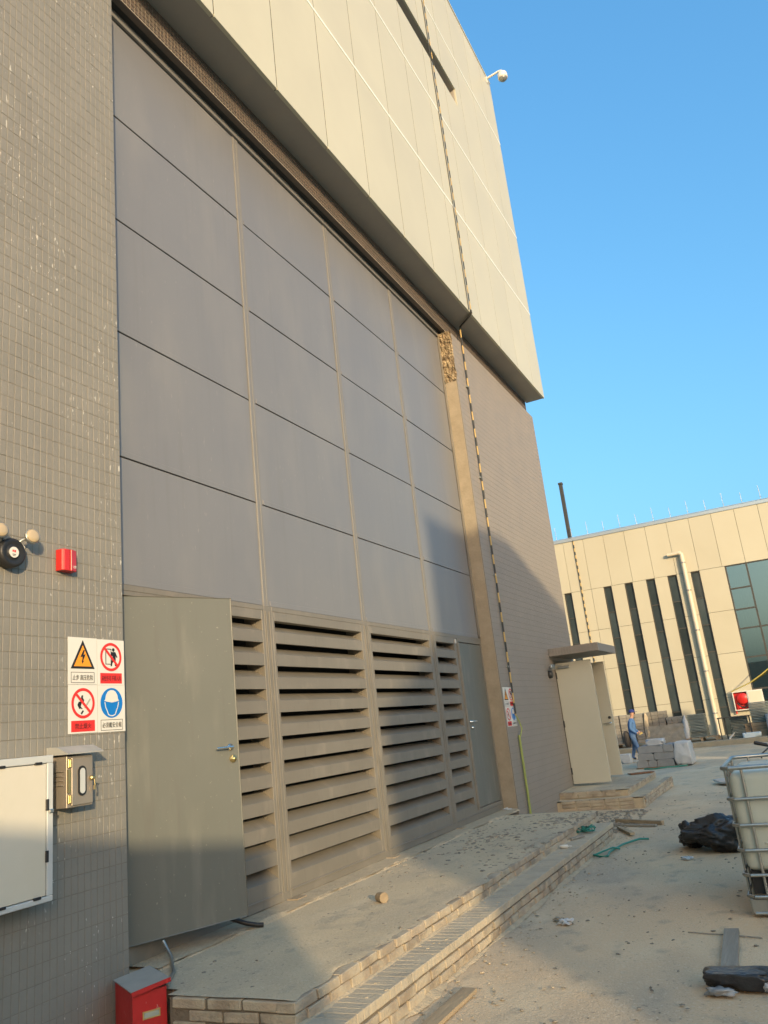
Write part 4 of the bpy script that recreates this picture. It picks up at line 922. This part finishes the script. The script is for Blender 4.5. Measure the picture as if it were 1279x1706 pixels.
plank('wood_offcut', (1.47,11.75), (1.76,11.12), 0.06, 0.03, 0.01, M['wood'], 'short timber offcut near the end of the step', 'offcut')
plank('steel_rod', (2.95,6.55), (3.45,6.42), 0.007, 0.007, 0.0, M['wood_grey'], 'thin rod crossing the end of the grey plank', 'rod')
def crumple(name, x, y, z, s, seed, mat_, label, cat): return tag(lump(name, (x, y, z), (s, s*0.8, s*0.7), seed, 0.9, 2.3, mat_, 3, smooth=False), label, cat)
crumple('crumpled_paper', 1.99, 6.78, 0, 0.055, 1.1, M['wrap'], 'crumpled white and dark paper ball on the open ground beside the steps', 'paper')
crumple('crumpled_paper', 1.91, 6.88, 0, 0.04, 5.1, M['chip'], 'grey crumpled scrap touching the paper ball beside the steps', 'paper')
crumple('crumpled_paper', 2.63, 9.37, 0, 0.05, 2.6, M['wrap'], 'small crumpled white paper in front of the black sack', 'paper')
crumple('plastic_cup', -0.13, 11.86, ZP, 0.06, 3.4, M['wrap'], 'white crushed cup at the foot of the plaster reveal', 'cup')
b = MB(); b.lathe((0.66,6.17,ZP+0.036), (0.80,-0.6,0.06), [(0,0.030),(0.004,0.037),(0.098,0.040),(0.10,0.037)], 14, False); tag(b.build('wood_chunk', M['wood']), 'round brown chunk lying alone on the sunlit platform', 'chunk')
b = MB(); b.lathe((1.53,4.76,0.018), (0.3,0.9,0), [(0,0.016),(0.06,0.016),(0.06,0.011),(0.0601,0.010)], 12); tag(b.build('paper_tube', M['white']), 'short white tube on the ground at the foot of the sunlit step', 'tube')
b = MB(); b.lathe((1.36,9.13,ZT+0.02), (1,0.1,0), [(0,0.018),(0.085,0.018),(0.088,0.006),(0.13,0.004)], 12); tag(b.build('sealant_cartridge', M['white']), 'white sealant cartridge lying on the brick step', 'cartridge')
b = MB(); b.obox((1.86,4.42,0.012), (0.95,0.2,0), (-0.2,0.95,0), (0,0,1), -0.06, 0.06, -0.04, 0.04, 0, 0.01); b.obox((1.86,4.42,0.024), (0.9,0.3,0.05), (-0.3,0.9,0.02), (0,0,1), -0.055, 0.055, -0.035, 0.035, 0, 0.008); tag(b.build('folded_paper', M['white']), 'folded white paper lying at the near end of the brown plank', 'paper')
# green hose and net
P = [(2.03,10.70,0.02),(1.93,10.66,0.03),(1.84,10.55,0.02),(1.79,10.3,0.03),(1.74,10.1,0.02),(1.73,9.82,0.03),(1.74,9.66,0.015),(1.66,9.60,0.02),(1.57,9.72,0.02)]
hs = thing('green_hose', 'thin green hose trailing on the ground beside the step', 'hose', (1.75, 10.1, 0))
MB().tube(P, 0.012, 8).build('hose_run', M['rope_green'], hs)
MB().tube([(1.57,9.72,0.015),(1.64,9.85,0.03),(1.74,9.98,0.05),(1.80,10.06,0.02)], 0.010, 8).build('hose_loop', M['rope_green'], hs)
b = MB()
for k in range(9):
    c = Vector((1.40+random.uniform(-.06,.06), 10.2+random.uniform(-.12,.12), ZT+0.02))
    b.tube([c+Vector((random.uniform(-.1,.1), random.uniform(-.12,.12), random.uniform(0,.05))) for _ in range(5)], 0.008, 5)
tag(b.build('green_netting', M['rope_green']), 'tangled clump of green netting on the brick step', 'netting')
b = MB(); b.obox((1.40,9.75,ZT+0.008), (0.4,0.9,0), (-0.9,0.4,0), (0,0,1), -0.12, 0.12, -0.02, 0.02, 0, 0.02); tag(b.build('wood_offcut', M['wood_grey']), 'grey wood sliver on the brick step beside the cartridge', 'offcut')
b = MB(); b.prism([(2.22,17.4,0.02),(2.40,16.8,0.02),(2.62,16.7,0.02),(2.62,17.8,0.02)], (0,0,0.03)); tag(b.build('metal_plate', M['flash']), 'pale metal plate lying on the ground behind the tank', 'plate')
o = crumple('red_rag', 2.5, 18.6, -0.03, 0.12, 4.4, M['red_old'], 'dull red rag on the ground behind the pale metal plate', 'rag')

# rubble, chips and sand
def chips(area, n, s0, s1, seed, mat_, name, dens=None):
    rnd = random.Random(seed); b = MB()
    for _ in range(n):
        x, y, z = area(rnd)
        if dens and noise.noise((x*1.6, y*1.1, seed))*0.5+0.5 < rnd.random()*dens: continue
        s = s0+(s1-s0)*rnd.random()**3; a = rnd.random()*6.28; ca, sa = math.cos(a), math.sin(a); h = s*rnd.uniform(0.12,0.42); e = s*rnd.uniform(0.35,1.0)
        k = rnd.uniform(-.3,.3)
        g_ = [rnd.uniform(.7,1.15) for _ in range(5)]; pts = [(s*q_*math.cos(1.2566*i_), e*q_*math.sin(1.2566*i_), 0) for i_, q_ in enumerate(g_)]+[(p_[0]*0.6+k*s*0.3, p_[1]*0.6, h*rnd.uniform(.7,1.1)) for p_ in [(s*math.cos(1.2566*i_), e*math.sin(1.2566*i_)) for i_ in range(5)]]
        b.add([(x+ca*p[0]-sa*p[1], y+sa*p[0]+ca*p[1], z+p[2]-0.001) for p in pts], [(i_, (i_+1) % 5, 5+(i_+1) % 5, 5+i_) for i_ in range(5)]+[(5,6,7,8,9)])
    return tag(b.build(name, mat_, fix=False), kind='stuff')
def tri(r, a, c, m): return r.triangular(a, c, m)
tag(chips(lambda r: (r.uniform(-0.2,1.3), tri(r,7.0,11.3,10.6), ZP), 4200, 0.006, 0.044, 1, M['chip'], 'rubble_chips', 0.9), 'loose rubble chips strewn over the far end of the platform', 'rubble')
tag(chips(lambda r: (r.uniform(-0.1,1.3), r.uniform(4.0,8.5), ZP), 1900, 0.003, 0.022, 2, M['chip'], 'rubble_chips', 1.2), 'fine dark chips scattered over the near platform', 'rubble')
tag(chips(lambda r: (X2+abs(r.gauss(0,0.22)), r.uniform(4.0,12.5), 0.0), 1100, 0.003, 0.02, 3, M['mortar'], 'mortar_crumbs', 0.9), 'sandy mortar crumbs along the foot of the brick step', 'crumbs')
tag(chips(lambda r: (r.uniform(1.6,4.2), r.uniform(4.2,16), 0.0), 2600, 0.003, 0.024, 4, M['chip'], 'gravel_specks', 1.1), 'small stones scattered over the dusty yard', 'gravel')
tag(chips(lambda r: (r.uniform(X1,X2), r.uniform(4.0,11), ZT), 700, 0.003, 0.018, 5, M['mortar'], 'mortar_crumbs', 1.0), 'crumbs of mortar lying on the brick step tread', 'crumbs')
tag(chips(lambda r: (r.uniform(0.0,1.6), r.uniform(11.4,13.8), 0.0), 1500, 0.008, 0.055, 6, M['chip'], 'rubble_chips', 0.7), 'rubble heap between the platform end and the door landing', 'rubble')

# ------------------------------------------------------------------ materials yard in front of the annex
def pallet(x0, x1, y0, y1, z, parent):
    for k in range(5):
        xx = x0+(x1-x0)*k/5; MB().box(xx+0.01, xx+(x1-x0)/5-0.02, y0, y1, z+0.12, z+0.14).build('deck_board', M['wood'], parent)
    for k in range(3):
        xx = x0+(x1-x0-0.09)*k/2; MB().box(xx, xx+0.09, y0+0.01, y1-0.01, z, z+0.12).build('runner', M['wood'], parent)
KZ = 0.04
def paver_stack(x0, x1, y0, y1, z0, z1, lh, label, mat_=None, nx=4, straps=True, base=True, cat='paver stack', blk=True):
    t = thing('paver_stack' if mat_ is None else 'sheet_stack', label, cat, ((x0+x1)/2, (y0+y1)/2, z0), None)
    m = mat_ or M['paver']; zb = z0
    if base: pallet(x0, x1, y0, y1, z0, t); zb = z0+0.141
    n = max(1, int(round((z1-zb)/lh)))
    for k in range(n):
        za = zb+(z1-zb)*k/n; zc = zb+(z1-zb)*(k+1)/n; ox = random.uniform(-.012,.012)
        mb = MB()
        if blk:
            for i in range(nx):
                a = x0+ox+(x1-x0)*i/nx+0.005; c = x0+ox+(x1-x0)*(i+1)/nx-0.005
                mb.bbox(a, c, y0+random.uniform(0,.012), y1, za+0.002, zc-0.004, 0.006)
        else: mb.bbox(x0+ox, x1+ox, y0+random.uniform(0,.05), y1, za+0.006, zc-0.010, 0.003)
        mb.build('paver_layer' if mat_ is None else 'sheet', m, t)
    if straps:
        for f_ in (0.28, 0.72):
            xx = x0+(x1-x0)*f_; MB().box(xx-0.012, xx+0.012, y0-0.012, y0-0.004, zb, z1+0.004).build('strap', M['black'], t)
    return t
paver_stack(-2.62,-1.42,32.6,33.6,KZ,1.25,0.115,'strapped grey paver stack behind the person in blue')
paver_stack(-1.36,-0.60,32.75,33.6,KZ,1.26,0.13,'tall grey paver stack right of the strapped one, brightest wrap on its side', nx=3, straps=False)
paver_stack(-0.57,0.03,32.7,33.5,KZ,1.0,0.12,'low grey paver stack left of the teal sheet piles', nx=3, straps=False)
wr = MB(); V, F = rough_patch(-1.40, 0.06, 32.60, 0.1, 0.74, 24, 12, 0.05); wr.add(V, F, True); tag(wr.build('plastic_wrap', mat('cloudy_wrap', (0.30,0.29,0.25), (0.22,0.21,0.18), 5, 0.3, 0.6, 10), fix=False), 'cloudy plastic wrap round the lower half of the two paver stacks', 'wrap')
o = lump('plastic_wrap', (-1.30, 32.62, 0.28), (0.09,0.05,0.95), 6.6, 0.3, 1.5, M['mortar'], 3); tag(o, 'bundled pale wrap hanging between the first two paver stacks', 'wrap')
o = lump('plastic_wrap', (0.10, 32.6, 0.12), (0.10,0.06,0.9), 2.6, 0.3, 1.5, M['wrap'], 3); tag(o, 'white wrap hanging on the left of the teal sheet pile', 'wrap')
pt = thing('wooden_pallet', 'long wooden pallet under the teal sheet pile by the downpipe', 'pallet', (0.6, 33, KZ)); pallet(0.02, 1.15, 32.5, 33.5, KZ, pt)
paver_stack(0.20,0.80,32.6,33.4,0.185,0.60,0.05,'lower teal sheet pile on the wooden pallet', M['teal'], straps=False, base=False, cat='sheet pile', blk=False)
paver_stack(0.19,0.80,32.6,33.4,0.605,1.02,0.05,'upper teal sheet pile stacked on another pile by the downpipe', M['teal'], straps=False, base=False, cat='sheet pile', blk=False)
paver_stack(1.66,2.24,32.7,33.4,KZ,0.80,0.055,'teal sheet pile under the dark trestle top', M['teal'], straps=False, base=False, cat='sheet pile', blk=False)
wb = thing('wooden_crate', 'brown plank crate under the tallest sheet pile below the hose cabinet', 'crate', (2.5, 33, KZ))
for k in range(4): MB().bbox(2.12, 2.95, 32.7, 33.4, KZ+k*0.118, KZ+k*0.118+0.112, 0.004).build('plank', M['wood'], wb)
paver_stack(2.38,3.05,32.7,33.4,0.515,1.23,0.055,'tallest teal sheet pile on the brown crate below the hose cabinet', M['teal'], straps=False, base=False, cat='sheet pile', blk=False)
tb = thing('steel_trestle', 'dark steel trestle with flat top standing before the hose cabinet', 'trestle', (1.8, 32.6, KZ))
MB().bbox(1.25, 2.38, 32.35, 32.66, 0.775, 0.81, 0.004).build('trestle_top', M['dark_metal'], tb)
for x, y in ((1.29,32.38),(1.48,32.62),(2.33,32.38),(2.33,32.62)): MB().box(x-0.02,x+0.02,y-0.02,y+0.02,KZ,0.775).build('leg', M['dark_metal'], tb)
o = lump('cement_sack', (2.32, 32.35, KZ), (0.36,0.2,0.20), 3.3, 0.38, 1.3, M['wrap_blue'], 4, shape=BOXY); tag(o, 'pale blue sack lying on the kerb below the brown crate', 'sack')
o = lump('covered_heap', (3.15, 32.5, KZ), (0.32,0.3,0.88), 8.3, 0.25, 1.2, M['wrap_grey'], 4, shape=BOXY); tag(o, 'grey covered heap at the right of the tallest sheet pile', 'heap')
plank('board', (1.55,32.3), (1.80,33.0), 0.05, 0.03, KZ, M['white'], 'pale board leaning by the trestle leg', 'board', tilt=0.25)

# wrapped pile of kerb stones in the yard
ks = thing('kerbstone_pile', 'pile of pale chamfered kerbstones half under white plastic, in the yard', 'kerbstone pile', (0.3, 24.4, gz(0,24)))
kz0 = gz(0, 24)+0.002
for j in range(3):
    z = kz0+0.03+j*0.19
    edges_ = ([-0.36,-0.04,0.20,0.66] if j == 0 else [-0.30,0.14,0.70] if j == 1 else [-0.26,0.42,0.70])
    for a, c in zip(edges_, edges_[1:]):
        for yk in range(2):
            ch = 0.035; y0 = 23.9+yk*0.5; prof = [(a+0.006,z),(c-0.006,z),(c-0.006,z+0.185-ch),(c-0.006-ch*1.3,z+0.185),(a+0.006+ch*1.3,z+0.185),(a+0.006,z+0.185-ch)]
            mb = MB(); mb.prism([(p[0], y0+random.uniform(0,.02), p[1]) for p in prof], (0,0.48,0)); mb.build('kerbstone', M['kerbstone'], ks)
MB().bbox(-0.4, 0.95, 23.95, 24.85, kz0-0.01, kz0+0.03, 0.01).build('base_board', M['wood'], ks)
bm = bmesh.new(); bmesh.ops.create_cube(bm, size=1); bmesh.ops.subdivide_edges(bm, edges=bm.edges[:], cuts=9, use_grid_fill=True)
for v in bm.verts:
    c = v.co.copy(); k = 1-0.18*max(0, c.z+0.1)
    d = 0.045*noise.noise((c.x*3, c.y*3, c.z*3+4))+0.02*noise.noise((c.x*9, c.y*8, c.z*8))
    v.co = Vector((0.90+c.x*0.44*k+d, 24.4+c.y*1.02*k+d*0.6, kz0+(c.z+0.5)*0.60+d*0.5+0.02))
b = MB(); b.frombm(bm, True); o = b.build('plastic_sheet', M['wrap'])
tag(o, 'white plastic sheet over the right end of the kerbstone pile', 'plastic sheet')
o = lump('white_sack', (0.20, 24.3, kz0+0.595), (0.29,0.25,0.19), 2.9, 0.32, 1.4, M['wrap'], 4, shape=BOXY); tag(o, 'white sack lying on top of the kerbstone pile', 'sack')
b = MB(); b.tube([(-0.1,23.5,gz(0,23.5)+.02),(0.2,23.35,gz(0,23.5)+.02),(0.5,23.5,gz(0,23.5)+.03),(0.75,23.6,gz(0,23.5)+.02),(1.0,23.75,gz(0,23.5)+.02)], 0.02, 6); tag(b.build('green_strap', M['rope_green']), 'green strap lying on the ground before the kerbstone pile', 'strap')
o = lump('white_sack', (-1.20, 26.9, gz(0,27)), (0.20,0.15,0.34), 6.1, 0.3, 1.4, M['wrap'], 4, shape=BOXY); tag(o, 'white sack on the ground behind the open pale door leaf', 'sack')
plank('board', (-1.25,27.3), (-0.70,27.05), 0.20, 0.03, gz(0,27)+0.01, M['white'], 'white board on the ground at the feet of the person in blue', 'board')
plank('mat', (0.72,17.0), (1.15,17.2), 0.25, 0.012, 0.29, M['rust'], 'flat dark board on the landing behind the open pale leaf', 'board')

# ------------------------------------------------------------------ the person
def skinned(name, nodes, edges_, root, matfn, mats, parent):
    me = bpy.data.meshes.new(name); me.from_pydata([n_[0] for n_ in nodes], edges_, [])
    o = bpy.data.objects.new(name, me); col.objects.link(o)
    sk = o.modifiers.new('skin', 'SKIN'); sk.use_smooth_shade = True
    for i, n_ in enumerate(nodes):
        r = n_[1]; me.skin_vertices[0].data[i].radius = (r, r) if not isinstance(r, tuple) else r
        me.skin_vertices[0].data[i].use_root = (i == root)
    sb = o.modifiers.new('sub', 'SUBSURF'); sb.levels = 2; sb.render_levels = 2
    dg = bpy.context.evaluated_depsgraph_get(); dg.update(); m2 = bpy.data.meshes.new_from_object(o.evaluated_get(dg))
    bpy.data.objects.remove(o)
    org = WOFF[parent.name]
    m2.materials.clear()
    for mm in mats: m2.materials.append(mm)
    for p in m2.polygons: p.material_index = matfn(p.center)
    for v in m2.vertices: v.co = v.co-org
    m2.name = name
    return place(name, m2, org, parent)
PB = Vector((-1.08, 28.1, gz(0,28)))
pe = thing('person', 'person in blue work clothes and navy cap walking past the paver stacks', 'person', tuple(PB))
def P3(x, y, z): return tuple(PB+Vector((x, y, z)))
N = [(P3(0,0,0.80),0.125),(P3(0.01,0,0.95),0.13),(P3(0.03,0,1.12),0.145),(P3(0.045,0,1.27),0.13),(P3(0.06,0,1.345),0.055),(P3(0.085,0,1.41),0.06),(P3(0.10,0,1.485),0.082),(P3(0.10,0,1.55),0.07),
     (P3(0.0,-0.085,0.74),0.095),(P3(0.10,-0.09,0.42),0.07),(P3(0.16,-0.09,0.07),0.048),(P3(0.27,-0.09,0.035),0.038),
     (P3(-0.01,0.085,0.74),0.095),(P3(-0.03,0.09,0.42),0.07),(P3(-0.13,0.09,0.08),0.048),(P3(-0.03,0.09,0.035),0.038),
     (P3(0.03,-0.18,1.24),0.06),(P3(0.0,-0.215,1.0),0.05),(P3(0.15,-0.19,0.86),0.036),(P3(0.22,-0.17,0.84),0.03),
     (P3(0.04,0.18,1.24),0.06),(P3(0.03,0.215,1.0),0.05),(P3(0.17,0.17,0.87),0.036),(P3(0.24,0.15,0.85),0.03)]
E_ = [(0,1),(1,2),(2,3),(3,4),(4,5),(5,6),(6,7),(0,8),(8,9),(9,10),(10,11),(0,12),(12,13),(13,14),(14,15),(3,16),(16,17),(17,18),(18,19),(3,20),(20,21),(21,22),(22,23)]
def pm(c):
    z = c.z-PB.z; x = c.x-PB.x
    if z > 1.33: return 2
    if z < 0.065: return 3
    if x > 0.185 and 0.78 < z < 0.92 : return 2
    return 0 if z > 0.80 else 1
skinned('body', N, E_, 0, pm, [M['jacket'], M['trousers'], M['skin'], M['shoe']], pe)
b = MB(); c = Vector(P3(0.10,0,1.545)); b.lathe(c, (0.0,0,1), [(-0.03,0.095),(0.0,0.098),(0.04,0.088),(0.065,0.06),(0.075,0.02)], 18)
b.prism([tuple(c+Vector((0.07+0.11*math.cos(a), 0.075*math.sin(a), -0.022))) for a in [(-80+20*k)*math.pi/180 for k in range(9)]], (0,0,0.012)); b.build('cap', M['cap'], pe)
b = MB(); hc_ = Vector(P3(0.10,0,1.47))
for sy in (-1, 1):
    b.lathe(hc_+Vector((0.076, sy*0.03, 0.012)), (1,0,0), [(0,0.008),(0.008,0.004)], 8)
b.build('eyes', M['black'], pe)
b = MB(); b.lathe(hc_+Vector((0.078,0,-0.018)), (1,0,-0.3), [(0,0.014),(0.02,0.010),(0.026,0.004)], 8); b.build('nose', M['skin'], pe)
for sy, hx_, hz_, hy_ in ((-1,0.225,0.84,-0.17),(1,0.245,0.85,0.15)):
    for k in range(4):
        b = MB(); q = Vector(P3(hx_+0.012, hy_+(k-1.5)*0.016, hz_)); L = (0.06,0.068,0.064,0.05)[k]
        b.tube([q, q+Vector((L*0.6,0,-0.012)), q+Vector((L*0.85,0,-0.045))], [0.009,0.008,0.007], 6); b.build('finger', M['skin'], pe)
    b = MB(); q = Vector(P3(hx_, hy_-sy*0.025, hz_+0.01)); b.tube([q, q+Vector((0.03,-sy*0.015,0.005)), q+Vector((0.055,-sy*0.008,-0.012))], [0.010,0.009,0.007], 6); b.build('thumb', M['skin'], pe)
o = lump('tool_bag', tuple(PB+Vector((-0.20,-0.02,0.42))), (0.12,0.13,0.55), 4.9, 0.25, 1.2, M['shoe'], 3); tag(o, 'dark shoulder bag hanging behind the person in blue', 'bag')
b = MB(); b.tube([P3(0.27,-0.2,0.80),P3(0.28,-0.05,0.82),P3(0.29,0.18,0.83)], 0.018, 8); tag(b.build('hand_tool', M['yellow']), 'short yellow tool held by the person in blue', 'tool')
